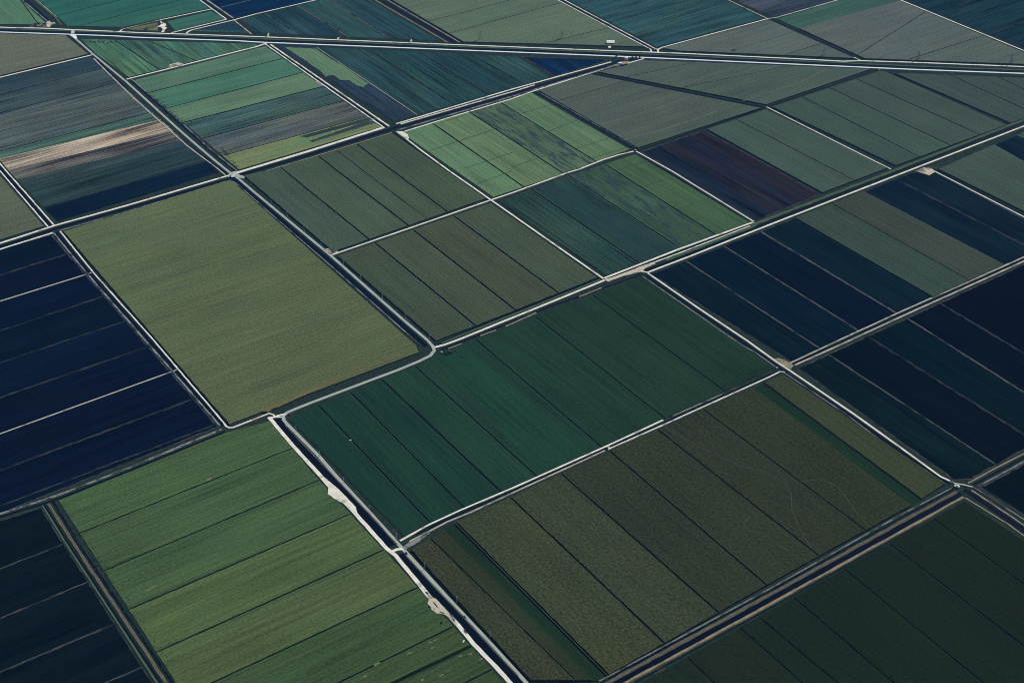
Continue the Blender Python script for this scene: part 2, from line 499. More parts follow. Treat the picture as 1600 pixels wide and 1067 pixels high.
# --- below the highway
field('F14', 'cane_field', 'grey olive field under the highway at the far left', [(-70, 50), (0, 53), (106, 56), (143, 86), (0, 121), (-70, 138)], 'B', [((98, 105, 99), 'soft')], (), [6, 6, 9, 8, 6, 6])
field('F15', 'fallow_field', 'dark field striped with black soil, green and a long tan band', [(-84, 145), (0, 122), (144, 88), (349, 270), (86, 350), (9, 268), (-84, 160)], 'B',
      [((46, 68, 84), 'weed'), ((60, 78, 88), 'weed'), ((72, 86, 92), 'weed'), ((66, 96, 92), 'weed'), ((148, 138, 130), 'strk'), ((86, 88, 92), 'strk'), ((50, 70, 80), 'weed'), ((40, 62, 73), 'weed'), ((17, 37, 57), 'soil')],
      [((0, 148), (165, 106), 'f', 4), ((0, 177), (190, 128), 'f', 5), ((0, 237), (237, 176), 'd', 3), ((0, 248), (250, 187), 'n'), ((0, 270), (276, 203), 'n'), ((15, 284), (296, 217), 'n'), ((26, 296), (303, 225), 'n'), ((64, 326), (330, 250), 'f', 3)], 8)
field('F16', 'cane_field', 'small olive field corner left of the canal fork', [(-150, 112), (0, 270), (74, 355), (0, 378), (-150, 424)], 'B', [((86, 97, 86), 'soft')], (), 7)
field('F17', 'crop_field', 'green wedge under the highway left of the strip-farmed block', [(121, 60), (400, 68), (410, 72), (199, 123), (147, 86)], 'A',
      [((70, 107, 92), 'weed'), ((62, 97, 92), 'weed'), ((66, 103, 95), 'weed')], [((177, 62), (248, 109), 'd'), ((235, 66), (305, 95), 'd')], 7)
field('F18', 'crop_field', 'block of light green, teal, grey and olive strips by the crossroads', [(204, 126), (416, 71), (600, 199), (372, 268)], 'B',
      [((82, 116, 102), 'crop'), ((68, 112, 100), 'crop'), ((90, 121, 102), 'crop'), ((62, 89, 92), 'weed'), ((77, 89, 95), 'weed'), ((110, 125, 95), 'crop')],
      [((230, 146), (442, 92), 'd', 4), ((260, 170), (472, 114), 'd', 4), ((287, 192), (500, 137), 'd', 4), ((320, 216), (540, 157), 'd', 4), ((347, 244), (575, 183), 'd', 3)], 7)
patch('F18', 'soil_patch', [(466, 214), (575, 184), (592, 186), (480, 216)], (46, 66, 70), 'weed', .35)
patch('F18', 'soil_patch', [(483, 221), (575, 189), (590, 192), (489, 223)], (60, 72, 80), 'weed', .38)
patch('F18', 'crop_patch', [(468, 213), (590, 198), (470, 231), (380, 258), (420, 240)], (98, 122, 92), 'crop', .02)
field('F19', 'fallow_field', 'dark teal field below the highway with a ragged light green strip', [(424, 70), (690, 81), (811, 88), (866, 122), (800, 141), (612, 193)], 'A',
      [((42, 60, 82), 'weed'), ((41, 70, 80), 'weed'), ((39, 70, 79), 'weed'), ((39, 68, 78), 'weed'), ((43, 73, 82), 'weed')],
      [((497, 76), (655, 182), 'p', 2.2), ((580, 80), (712, 166), 'f', 4), ((655, 82), (765, 150), 'f', 4), ((735, 86), (812, 128), 'f', 4)], 9)
patch('F19', 'crop_patch', [(444, 74), (494, 77), (535, 103), (576, 131), (568, 137), (556, 134), (544, 126), (531, 126), (519, 118), (508, 121), (502, 113)], (92, 122, 100), 'crop', .1, 8, 3)
field('F19b', 'soil_field', 'navy soil triangle between the highway and the pump canal', [(812, 88), (945, 92), (952, 96), (866, 121)], 'A', [((20, 44, 74), 'soil')], (), 8)
field('F20', 'cane_field', 'grey green cane field with three dark ditches below the crossroads', [(376, 275), (430, 263), (614, 207), (765, 312), (519, 398)], 'A',
      [((67, 86, 80), 'soft'), ((71, 89, 79), 'soft'), ((69, 87, 78), 'soft'), ((68, 85, 75), 'soft'), ((68, 85, 75), 'soft')],
      [((437, 262), (572, 372), 'D'), ((495, 244), (642, 357), 'D'), ((525, 236), (665, 342), 'x', 1.2), ((555, 225), (702, 335), 'D')], 8)
field('F21', 'cane_field', 'grey olive cane field between the T-junction and its cross track', [(521, 401), (768, 316), (940, 436), (800, 492), (680, 538)], 'A',
      [((65, 80, 71), 'soft'), ((68, 81, 71), 'soft'), ((69, 80, 70), 'soft'), ((66, 81, 72), 'soft')],
      [((582, 378), (740, 508), 'D'), ((642, 358), (800, 482), 'D'), ((705, 336), (872, 459), 'D')], [7, 7, 9, 9, 9])
field('F22', 'crop_field', 'light green field with a dark mottled strip beside the pale loading pad', [(622, 208), (832, 143), (990, 234), (890, 271), (770, 311)], 'A',
      [((90, 122, 98), 'crop'), ((94, 120, 95), 'crop'), ((76, 100, 88), 'mott'), ((86, 114, 92), 'crop')],
      [((675, 193), (780, 266), 'D'), ((732, 175), (870, 265), 'D'), ((782, 161), (930, 252), 'D')], [9, 10, 8, 7, 7])
field('F23', 'crop_field', 'dark teal field grading to bright green along its upper side', [(773, 315), (890, 272), (994, 239), (1177, 348), (945, 434)], 'A',
      [((42, 68, 69), 'weed'), ((39, 66, 68), 'mott'), ((58, 84, 75), 'mott'), ((64, 92, 73), 'crop')],
      [((825, 293), (997, 411), 'D'), ((887, 274), (1060, 387), 'D'), ((940, 254), (1116, 366), 'D')], 7)
field('F24', 'cane_field', 'grey brown triangle field between the diagonal ditch and light green field', [(836, 142), (923, 116), (1196, 170), (996, 235)], 'B',
      [((79, 92, 91), 'soft'), ((78, 91, 90), 'soft'), ((75, 91, 88), 'soft')], [((870, 160), (960, 133), 'x', 1.2), ((975, 220), (1160, 160), 'n')], 8)
field('F25', 'cane_field', 'grey green triangle field below the highway by the white tank', [(926, 114), (1003, 94), (1372, 108), (1199, 167)], 'B', [((78, 92, 93), 'soft'), ((76, 92, 91), 'soft'), ((73, 92, 90), 'soft')],
      [((990, 120), (1090, 98), 'x', 1.5), ((1060, 140), (1230, 105), 'x', 1.5)], 9)
field('F26', 'soil_field', 'purple black soil field with a red brown crust', [(999, 237), (1101, 203), (1285, 304), (1181, 347)], 'A',
      [((28, 42, 61), 'soil'), ((37, 42, 57), 'soil'), ((33, 41, 60), 'soil'), ((41, 43, 57), 'soil')], [((1030, 227), (1208, 337), 'n'), ((1052, 219), (1232, 326), 'n'), ((1075, 212), (1258, 315), 'n')], 6)
field('F26b', 'cane_field', 'green cane strip between purple soil and the white farm track', [(1101, 203), (1197, 171), (1391, 264), (1285, 304)], 'A', [((66, 86, 83), 'soft'), ((65, 85, 82), 'soft')], [((1150, 188), (1338, 285), 'x')], 5)
field('F27', 'cane_field', 'grey green cane field right of the white farm track with diagonal ditches', [(1203, 168), (1374, 111), (1386, 113), (1577, 197), (1400, 262)], 'A',
      [((63, 83, 82), 'soft'), ((64, 84, 83), 'soft'), ((65, 84, 84), 'soft'), ((64, 82, 82), 'soft')],
      [((1250, 151), (1437, 247), 'd'), ((1292, 137), (1485, 229), 'd'), ((1360, 135), (1530, 212), 'd')], 6)
field('F28', 'cane_field', 'grey green cane corner field below the highway at the right edge', [(1390, 114), (1600, 122), (1700, 127), (1700, 152), (1600, 189), (1580, 196)], 'A',
      [((63, 80, 83), 'soft'), ((63, 80, 83), 'soft'), ((64, 80, 84), 'soft')], [((1480, 117), (1600, 172), 'd'), ((1550, 118), (1600, 141), 'd')], 7)
field('F29', 'soil_field', 'black soil block with one wide green strip and pale tracks', [(1014, 428), (1200, 356), (1422, 270), (1455, 264), (1600, 341), (1656, 370), (1600, 403), (1237, 568)], 'A',
      [((16, 34, 48), 'soil'), ((14, 33, 50), 'soil'), ((11, 29, 48), 'soil'), ((17, 37, 51), 'soil'), ((57, 76, 73), 'soft'), ((62, 74, 72), 'soft'), ((19, 38, 55), 'soil'), ((20, 39, 55), 'soil')],
      [((1070, 407), (1262, 532), 't', 2.6), ((1127, 382), (1342, 517), 't', 2.6), ((1185, 360), (1400, 489), 't', 3.4), ((1240, 341), (1452, 463), 'd', 4.5), ((1297, 318), (1505, 434), 'x', 1.5), ((1352, 301), (1567, 413), 't', 2.6), ((1397, 279), (1600, 383), 'f', 4)],
      [5, 5, 5, 7, 7, 5, 5, 5])
field('F30', 'cane_field', 'grey green field at the right edge with a navy soil strip', [(1461, 265), (1600, 204), (1720, 152), (1720, 396), (1600, 334)], 'A',
      [((65, 84, 82), 'soft'), ((21, 40, 57), 'soil'), ((58, 86, 80), 'crop')], [((1543, 222), (1600, 254), 'n'), ((1580, 208), (1600, 217), 'n')], 7)
field('F31', 'soil_field', 'near-black soil block at the right with four thin pale tracks', [(1243, 575), (1600, 411), (1760, 336), (1760, 625), (1600, 705), (1520, 750), (1490, 752)], 'A',
      [((16, 34, 44), 'soil'), ((8, 26, 40), 'soil'), ((13, 31, 44), 'soil'), ((8, 26, 42), 'soil'), ((5, 22, 40), 'soil')],
      [((1290, 551), (1560, 728), 't', 2), ((1350, 522), (1600, 679), 'f', 2.6), ((1412, 494), (1600, 613), 't', 3), ((1465, 472), (1600, 552), 'f', 3)], 6)
# --- the middle and the near ground
field('F32', 'crop_field', 'long deep green field in the middle with seven dark ditches', [(447, 656), (470, 640), (655, 566), (685, 548), (850, 486), (1005, 428), (1014, 432), (1216, 576), (1130, 616), (1035, 659), (800, 766), (632, 845)], 'A',
      [((29, 59, 56), 'crop'), ((30, 60, 56), 'crop'), ((30, 60, 57), 'crop'), ((34, 64, 58), 'crop'), ((34, 62, 58), 'crop'), ((33, 61, 56), 'crop'), ((35, 60, 55), 'crop'), ((33, 58, 54), 'crop')],
      [((495, 631), (672, 817), 'd', 3), ((547, 613), (725, 793), 'd', 3), ((597, 594), (782, 768), 'D', 4), ((650, 574), (837, 743), 'd', 3), ((747, 534), (939, 698), 'd', 3), ((835, 494), (1040, 655), 'd', 3), ((925, 461), (1130, 610), 'd', 3)],
      [7, 9, 7, 9, 9, 8, 8, 9, 6, 6, 6, 6])
patch('F32', 'crop_patch', [(687, 563), (728, 542), (880, 672), (912, 707), (842, 739)], (33, 66, 58), 'crop', .05, 12, 1.5)
field('F33', 'cane_field', 'brown olive cane field speckled with pale leaves, cut by dark green bands', [(636, 860), (705, 818), (740, 802), (950, 704), (1222, 584), (1232, 588), (1484, 757), (1428, 792), (1200, 918), (938, 1067), (825, 1067)], 'A',
      [((52, 60, 50), 'cane'), ((46, 57, 48), 'soft'), ((31, 52, 46), 'crop'), ((56, 66, 52), 'cane'), ((53, 64, 53), 'cane'), ((48, 58, 50), 'thin'), ((48, 59, 50), 'thin'), ((48, 57, 50), 'thin'), ((47, 58, 49), 'thin'), ((30, 53, 48), 'crop'), ((56, 67, 55), 'soft')],
      [((668, 838), (900, 1065), 'x', 1.6), ((690, 826), (925, 1065), 'n'), ((710, 815), (950, 1055), 'd', 3), ((800, 781), (1039, 1007), 'd', 3.2), ((875, 740), (1125, 961), 'd', 3), ((950, 704), (1197, 915), 'd', 3), ((1025, 671), (1282, 872), 'd', 3), ((1097, 640), (1355, 832), 'd', 2.6), ((1169, 602), (1422, 791), 'n'), ((1187, 593), (1446, 784), 'n')],
      [6, 5, 5, 5, 6, 7, 6, 5, 5, 5, 7])
field('F34', 'cane_field', 'dark green cane field in the near corner beyond the black canal', [(1000, 1068), (1430, 826.5), (1508, 783.5), (1600, 846), (1760, 950), (1760, 1130), (900, 1130)], 'A',
      [((30, 44, 42), 'soft'), ((31, 44, 41), 'soft'), ((29, 43, 42), 'soft'), ((28, 42, 41), 'soft'), ((28, 43, 41), 'soft'), ((28, 42, 41), 'soft'), ((28, 42, 41), 'soft'), ((27, 42, 41), 'soft')],
      [((1072, 1027), (1112, 1065), 'd', 2.4), ((1154, 980), (1250, 1065), 'd', 2.4), ((1200, 977), (1305, 1065), 'x', 1.6), ((1240, 935), (1392, 1065), 'd', 2.8), ((1320, 891), (1532, 1065), 'd', 2.4), ((1390, 851), (1600, 1011), 'd', 2.8), ((1457, 811), (1600, 914), 'd', 2.4)], [.5, .5, 2, 2, 2, 2, 2])
field('F35', 'soil_field', 'black soil corner at the right edge under the canal fork', [(1528, 761), (1600, 722), (1760, 640), (1760, 900), (1600, 806)], 'A', [((12, 26, 38), 'soil')], (), 5)
field('F36', 'crop_field', 'bright green striped field between the dirt bank and the near canal', [(88, 781), (353, 674), (424, 655), (500, 746), (612, 866), (770, 1040), (850, 1130), (310, 1130), (272, 1067)], 'B',
      [((69, 94, 68), 'crop'), ((65, 89, 66), 'crop'), ((67, 91, 66), 'crop'), ((75, 95, 65), 'crop'), ((76, 94, 66), 'crop'), ((59, 82, 59), 'crop'), ((61, 81, 58), 'crop'), ((20, 34, 36), 'soil'), ((56, 77, 55), 'crop'), ((53, 74, 53), 'crop')],
      [((120, 835), (459, 699), 'd', 2.4), ((157, 894), (502, 749), 'd', 2.6), ((197, 954), (550, 802), 'd', 2.6), ((242, 1020), (600, 859), 'd', 2.8), ((335, 1065), (656, 916), 'd', 2.6), ((532, 1065), (712, 977), 'd', 2.6), ((617, 1062), (742, 1003), 'n'), ((617, 1069), (742, 1010), 'n'), ((730, 1065), (775, 1042), 'd', 2.4)],
      [5, 5, 6, 6, 6, 6, 6, 3, 3])
field('F37', 'soil_field', 'black soil field in the near left corner with pale double tracks', [(-160, 882), (0, 812), (66, 791), (242, 1067), (282, 1130), (-160, 1130)], 'B',
      [((14, 28, 40), 'soil'), ((14, 28, 40), 'soil'), ((14, 28, 40), 'soil'), ((14, 28, 40), 'soil'), ((14, 28, 40), 'soil')],
      [((0, 889), (100, 849), 'T', 2.0), ((0, 966), (140, 908), 'T', 2.0), ((0, 1050), (183, 973), 'T', 2.0), ((160, 1069), (227, 1040), 'T', 2.0)], 4)
field('F38', 'soil_field', 'large navy black soil field at the left with two white cross roads', [(-160, 434), (0, 387), (82, 366), (136, 428), (344, 667), (0, 804), (-160, 872)], 'B',
      [((10, 30, 50), 'soil'), ((9, 28, 50), 'soil'), ((9, 29, 52), 'soil'), ((11, 30, 49), 'soil'), ((10, 29, 51), 'soil'), ((9, 27, 49), 'soil'), ((9, 27, 49), 'soil'), ((9, 27, 49), 'soil'), ((13, 28, 48), 'soil')],
      [((0, 430), (108, 396), 'f', 3.2), ((0, 471), (145, 426), 'n'), ((0, 517), (162, 463), 'f', 1.8), ((0, 567), (200, 500), 'f', 1.8), ((0, 621), (225, 544), 'f', 2.5), ((0, 678), (270, 580), 'n'), ((0, 735), (305, 622), 'f', 3.2), ((40, 775), (345, 660), 'f', 1.6)], 5)
field('F39', 'cane_field', 'big plain olive cane field at the left of the highway road', [(96, 363), (360, 281), (374, 290), (655, 541), (660, 553), (470, 625), (358, 668)], 'B',
      [((87, 103, 81), 'soft'), ((86, 102, 80), 'soft'), ((85, 101, 78), 'soft'), ((85, 99, 76), 'soft'), ((84, 97, 74), 'soft')],
      [((120, 390), (400, 300), 'n'), ((175, 415), (430, 340), 'n'), ((212, 495), (500, 405), 'n'), ((280, 577), (580, 470), 'n')], [5, 5, 7, 8, 8, 8, 5])
patch('F39', 'cane_patch', [(400, 644), (470, 612), (560, 576), (650, 540), (646, 546), (560, 584), (470, 622), (420, 645)], (98, 98, 72), 'soft', .1, 10, 4)



def trail(key, pix, wd=1.1, mt='trail', z=None):
    """a trodden line through a standing crop"""
    root, c, ax = FIELDS[key]
    return ribbon('trail', None, wd, M[mt], root, z=z or 2.52, flat=True, world=[G(p) - c for p in pix], jit=.3, step=8)


trail('F33', [(1040, 669), (1070, 689), (1105, 706), (1150, 728), (1200, 741), (1225, 756), (1236, 774), (1237, 799), (1250, 830), (1267, 857)], 1.1, 'trail', 2.9)
trail('F33', [(1250, 754), (1282, 751), (1307, 761), (1322, 779), (1335, 799), (1340, 807), (1362, 827)], 1.1, 'trail', 2.9)
trail('F33', [(925, 897), (947, 907), (960, 926), (972, 928), (992, 922), (1012, 941), (1040, 960), (1065, 972), (1082, 980)], 1.1, 'trail', 2.9)
trail('F33', [(1170, 807), (1162, 824), (1172, 831), (1190, 836), (1200, 841), (1225, 860), (1245, 872), (1267, 882)], 1.1, 'trail', 2.9)
trail('F24', [(940, 196), (990, 182), (1040, 166), (1085, 150)], 2.2, 'trail_pale')
trail('F24', [(975, 221), (1010, 211), (1060, 197), (1100, 183), (1150, 164)], 2.4, 'trail_pale')
trail('F25', [(1160, 160), (1200, 147), (1250, 130), (1272, 120), (1290, 110)], 2.0, 'trail_pale')
trail('F25', [(1075, 132), (1090, 129), (1100, 122), (1147, 107)], 1.8, 'trail_pale')
trail('F39', [(150, 410), (260, 377), (380, 350)], 1.4, 'trail_pale')
trail('F39', [(172, 415), (300, 378), (420, 340)], 1.2, 'trail_pale')
trail('F39', [(265, 545), (380, 508), (500, 462)], 1.0, 'trail_pale')
trail('F39', [(283, 576), (330, 559), (460, 513), (580, 470)], 1.4, 'trail_pale')
trail('F20', [(562, 267), (610, 302), (665, 342)], 1.0)

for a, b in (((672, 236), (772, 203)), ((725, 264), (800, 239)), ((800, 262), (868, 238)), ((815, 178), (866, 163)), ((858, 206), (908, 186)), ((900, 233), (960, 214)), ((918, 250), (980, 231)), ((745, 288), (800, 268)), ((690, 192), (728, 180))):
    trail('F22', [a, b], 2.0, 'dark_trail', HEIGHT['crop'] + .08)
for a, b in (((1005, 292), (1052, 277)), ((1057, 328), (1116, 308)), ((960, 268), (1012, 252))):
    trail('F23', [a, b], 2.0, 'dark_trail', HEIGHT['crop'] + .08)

# bare spots and weed clumps
for p, r_ in (((327, 749), 5), ((232, 922), 4), ((240, 917), 4), ((680, 1000), 3), ((672, 1004), 3), ((676, 1012), 2.5), ((640, 1020), 3), ((588, 1038), 4), ((570, 1057), 3), ((735, 1022), 3), ((745, 1012), 3), ((720, 1025), 3), ((752, 1030), 3), ((660, 1062), 3), ((690, 1055), 3), ((700, 1048), 2), ((133, 789), 2), ((131, 781), 2)):
    root, c, ax = FIELDS['F36']
    g_ = G(p); k_ = 9
    ring = [g_ + Vector((math.cos(i * 6.283 / k_) * r_ * rnd.uniform(.7, 1.6), math.sin(i * 6.283 / k_) * r_ * rnd.uniform(.3, .7))) for i in range(k_)]
    slab('bare_patch', ring, .2, HEIGHT['crop'] + .10, M['bare'], root, None, 50, 0, c)


def clumps(key, a, b, n, spread, size=(.5, 1.3), mt='clump'):
    """dark weeds along an edge, too many and small to count"""
    root, c, ax = FIELDS[key]
    P, Q = G(a), G(b); t = (Q - P).normalized(); nr = Vector((-t.y, t.x))
    v, f_ = [], []
    for _ in range(n):
        q = P.lerp(Q, rnd.random()) + nr * rnd.gauss(0, spread) - c
        s_ = rnd.uniform(*size); k = len(v); z_ = HEIGHT['crop'] - .1
        for i in range(5):
            an = i * 1.2566 + rnd.random(); v.append((q.x + math.cos(an) * s_, q.y + math.sin(an) * s_, z_))
        v.append((q.x + rnd.uniform(-.2, .2), q.y, z_ + s_ * rnd.uniform(.6, 1.0)))
        for i in range(5): f_.append([k + i, k + (i + 1) % 5, k + 5])
    o = obj('weed_clumps', v, f_, M[mt], root); o['kind'] = 'stuff'
    return o


clumps('F36', (95, 790), (262, 1040), 420, 6)
clumps('F36', (160, 893), (300, 832), 70, 2)
clumps('F36', (160, 892), (215, 868), 60, 2.5)
clumps('F36', (250, 1015), (420, 940), 80, 3)
clumps('F36', (450, 690), (510, 770), 60, 6)
clumps('F18', (235, 150), (285, 195), 150, 7, (.8, 2.2))
clumps('F18', (345, 230), (372, 262), 60, 3, (.8, 1.8))
clumps('F17', (140, 65), (180, 68), 30, 6, (1, 3))
clumps('F19', (470, 90), (530, 125), 26, 9, (.8, 2.2))
clumps('F23', (960, 300), (1080, 375), 90, 9, (.6, 1.6))
clumps('F22', (770, 200), (860, 255), 70, 10, (.6, 1.8))
clumps('F32', (985, 570), (1030, 605), 30, 6, (.8, 2.0))
clumps('F32', (1120, 610), (1205, 572), 70, 4, (.8, 2.0))
clumps('F21', (800, 485), (930, 436), 60, 3, (.8, 1.6))

# ------------------------------------------------------------------ roads


def road(label, pix, width, mat='marl', z=.8, slope=.5, **k):
    o = ribbon('road', pix, width, M[mat], None, z=z, slope=slope, **k)
    return tag(o, label, 'road', kind='structure')


def canal(label, water=(), banks=(), wmat='water'):
    """water between banks; each bank a part of the canal"""
    root = empty('canal', (0, 0, 0)); tag(root, label, 'canal', kind='structure')
    for pix, wd in water: ribbon('water', pix, wd, M[wmat], root, z=.10, flat=True, jit=.06)
    for pix, wd, mt in banks: ribbon('bank', pix, wd, M[mt], root, z=1.0, slope=.8, jit=.28, step=12)
    return root


HN = [(-160, 38), (20, 44), (67, 45), (110, 47), (179, 50), (210, 51.5), (370, 57), (400, 58), (720, 71), (900, 78), (1060, 84), (1260, 93.5), (1318, 96.6), (1345, 95.7), (1420, 98), (1600, 105), (1720, 110)]
HS = [(-160, 45.5), (20, 51.5), (110, 54.5), (179, 57), (210, 59), (370, 64.5), (400, 66.5), (720, 79), (900, 86), (970, 89), (1060, 93), (1260, 102), (1420, 109), (1600, 115.6), (1720, 121)]
HW = [(x, y - 2.6) for x, y in HS]
HB = [(x, y - 5.2) for x, y in HS]
road('cream dirt road along the upper side of the highway canal', HN, 7.0, 'marl', jit=.04)
road('pale straight highway along the lower side of the highway canal', HS, 7.6, 'white_road', jit=.02)
canal('wide dark highway canal running between two parallel pale roads', [(HW, 13.5)], [(HB, 8.0, 'grass_bank')])
# top of the picture
canal('blue side canal reaching the highway at the upper left', [([(20, -16), (40, 0), (80, 37)], 11)], [([(14, -16), (34, 0), (75, 35)], 4, 'grey_bank'), ([(32, -16), (53, 0), (86, 27), (96, 40)], 7, 'grass_bank')])
road('thin pale track along the right side of the blue side canal', [(36, -16), (57, 0), (88, 27)], 2.5, 'marl2')
canal('narrow canal with white banks at the top left', [([(300, -12), (316, 0), (358, 30)], 6)], [([(294, -12), (311, 0), (354, 31)], 4, 'marl'), ([(306, -12), (322, 0), (364, 29)], 4, 'marl2')])
road('white track from the narrow canal to the star-shaped farmyard', [(330, 15), (250, 32)], 4.5, 'marl')
road('faint grey track from the farmyard down to the highway', [(250, 32), (192, 46)], 3, 'marl2')
canal('ditch between two white tracks above the highway', [([(275, 51), (360, 31), (400, 21), (495, -1)], 6)], [])
road('white track on the far side of the ditch above the highway', [(268, 52), (354, 31)], 5, 'marl')
road('white track on the near side of the ditch to the top edge', [(291, 53), (294, 50), (300, 47.5), (366, 31.8), (400, 22.5), (497, 0), (560, -15)], 4.5, 'marl')
road('grey track between the small wedge and the four-striped field', [(364, 31), (393, 54)], 4, 'marl2')
canal('broad blue canal with pale banks reaching the highway from the top', [([(575, -12), (594, 0), (711, 67)], 14)], [([(566, -12), (584, 0), (699, 67)], 5, 'tan_bank'), ([(585, -12), (604, 0), (718, 67)], 4.5, 'dry_bank')])
canal('narrow white-banked ditch left of the dark teal top field', [([(860, -8), (875, 0), (1020, 77)], 5)], [([(856, -8), (870, 0), (1016, 77.5)], 3.6, 'marl'), ([(864, -8), (880, 0), (1022, 76)], 3.6, 'marl')])
road('white spur linking the narrow ditch to the highway dirt road', [(1016, 77), (1018.5, 83)], 5, 'marl', step=5)
road('white track climbing from the highway along the dark teal field', [(1028, 83), (1028, 78), (1034, 75), (1200, 30)], 4.5, 'marl')
road('grey track continuing past the purple soil to the top edge', [(1200, 30), (1212, 28.5), (1312, 0), (1340, -8)], 5, 'marl2')
road('white track from the top edge to the field corner', [(1128, -5), (1136, 0), (1198, 29.5)], 4.2, 'marl2')
canal('dark ditch slanting from the field corner down to the highway', [([(1200, 28), (1346, 94)], 4.2)], [([(1198, 31), (1341, 95)], 2, 'grey_bank')])
road('short cream ramp where the slanting ditch meets the highway', [(1334, 90), (1344, 95)], 3.5, 'marl', step=6)
road('white road crossing the upper right corner', [(1390, -6), (1405, 0), (1600, 80), (1700, 120)], 5, 'marl')
canal('dark ditch beside the white road in the upper right corner', [([(1387, -6), (1402, 0), (1597, 81), (1697, 122)], 4)], [])
road('white road between grey olive field and the striped dark field', [(-70, 139), (0, 121.5), (144, 86.5)], 5.5, 'marl')
# A2 main road
road('paved road running from the highway bridge down to the bend', [(113, 55), (118, 61), (145, 85), (180, 114), (197, 128), (275, 199), (300, 221), (334, 250), (360, 271), (373, 280), (400, 303), (429, 327), (517, 400), (630, 500), (668, 532), (676, 541), (678.5, 548), (672, 556), (655, 564.5), (620, 579), (585, 592), (487, 629), (458, 640.5), (448, 645), (442.5, 650), (443, 656), (447, 661), (463, 677), (498, 712.5), (528, 747), (575, 798), (625, 853), (640, 869), (705, 940), (757, 995), (800, 1042), (880, 1130)], 7.0, 'paved', jit=.02, step=10)
canal('roadside ditch left of the paved road above the crossroads', [([(150, 92), (212, 154), (296, 228), (355, 272)], 5)], [([(146, 92), (210, 155), (292, 228), (340, 264), (352, 274)], 3.4, 'marl2')])
canal('roadside ditch right of the paved road above the crossroads', [([(204, 126), (282, 195), (328, 236), (368, 268)], 4)], [([(206, 125), (286, 194), (325, 231), (346, 248), (371, 268)], 3.2, 'grey_bank')])
canal('dark canal left of the paved road below the crossroads', [([(362, 277), (424, 331), (513, 406), (590, 474), (666, 541)], 9.5)], [([(352, 284), (366, 285), (374, 291), (419, 331), (508, 408), (585, 476), (658, 541)], 2.4, 'grey_bank')])
# R1
road('wide white road along the canal left of the crossroads', [(-160, 427.5), (0, 380.5), (85, 353), (200, 321), (358, 274.5)], 6.5, 'marl')
canal('dark canal with a white road running left of the crossroads', [([(-160, 433.5), (0, 386), (85, 358), (200, 325.5), (362, 279)], 10.5)], [([(-160, 441), (0, 390), (83, 364)], 4.5, 'marl'), ([(93, 361), (200, 331), (310, 297), (352, 284)], 2.8, 'grey_bank')])
road('very wide white road right of the crossroads', [(370, 270.5), (400, 261.5), (480, 237.5), (600, 199.5)], 10, 'marl')
canal('dark canal under the very wide white road right of the crossroads', [([(371, 275), (400, 266.5), (480, 243), (605, 204), (625, 197.5)], 12)], [([(374, 279), (380, 278.5), (390, 275.5), (480, 248.5), (612, 208)], 3, 'dry_bank')])
road('outer white road above the pump canal', [(619, 194), (800, 140), (955, 97.5)], 5.5, 'marl')
canal('broad dark pump canal leading to the white tank', [([(625, 198.5), (800, 147), (922, 110.5), (974, 94)], 12), ([(622, 195.2), (800, 142.8), (830, 134)], 4)], [([(626, 194.5), (800, 144.2), (835, 133.5)], 3.6, 'marl'), ([(622, 204), (800, 151.5), (832, 141.5), (930, 112), (970, 99.5)], 5, 'grey_bank')])
road('white road along the lower side of the pump canal', [(632, 206), (700, 185), (800, 155), (832, 143.5), (922, 115), (956, 104), (976, 101), (1006, 92.5)], 5, 'marl')
# A3
canal('ditch with twin white tracks below the highway', [([(419, 71), (604, 199)], 4)], [([(415, 70), (600, 200)], 4.2, 'marl'), ([(423, 70.5), (608, 198)], 4.8, 'marl')])
road('white road along the top of the strip-farmed block', [(198, 124.5), (300, 99), (400, 74), (417, 68)], 6, 'marl')
road('cream track below the loading pad to the lower junction', [(620, 206), (660, 237), (701, 267), (767, 313), (800, 336), (943, 436)], 5, 'marl')
canal('dark ditch beside the cream track below the loading pad', [([(615, 207), (697, 269), (763, 315), (796, 338.5), (939, 438)], 4)], [])
road('white cross track from the paved road past the light green field', [(518, 399), (640, 357), (767, 313), (800, 302), (885, 271), (905, 265), (940, 251), (965, 243), (990, 237)], 4.6, 'marl')
canal('weedy double ditch along the upper side of the light green field', [([(834, 143), (992, 234)], 5)], [([(838, 142.5), (994, 231)], 2.2, 'grey_bank')])
road('white track between bright green crop and purple soil', [(994, 237), (1050, 268), (1178, 347)], 4, 'marl')
canal('dark ditch under the white track beside bright green crop', [([(991, 239), (1046, 270), (1174, 349)], 3.4)], [])
canal('narrow dark ditch from the purple soil up to the highway', [([(997, 235.5), (1190, 170.5), (1200, 167), (1372, 109)], 3.6)], [])
canal('diagonal dark ditch crossing the grey fields to the pump canal', [([(925, 115), (1037, 137), (1197, 169)], 6.5)], [])
road('thin white farm track ending at the grass verge', [(1198, 168), (1204, 171), (1392, 265)], 3.6, 'marl')
canal('dark ditch slanting below the highway on the right', [([(1374, 111), (1390, 114), (1577, 198)], 3.4)], [])
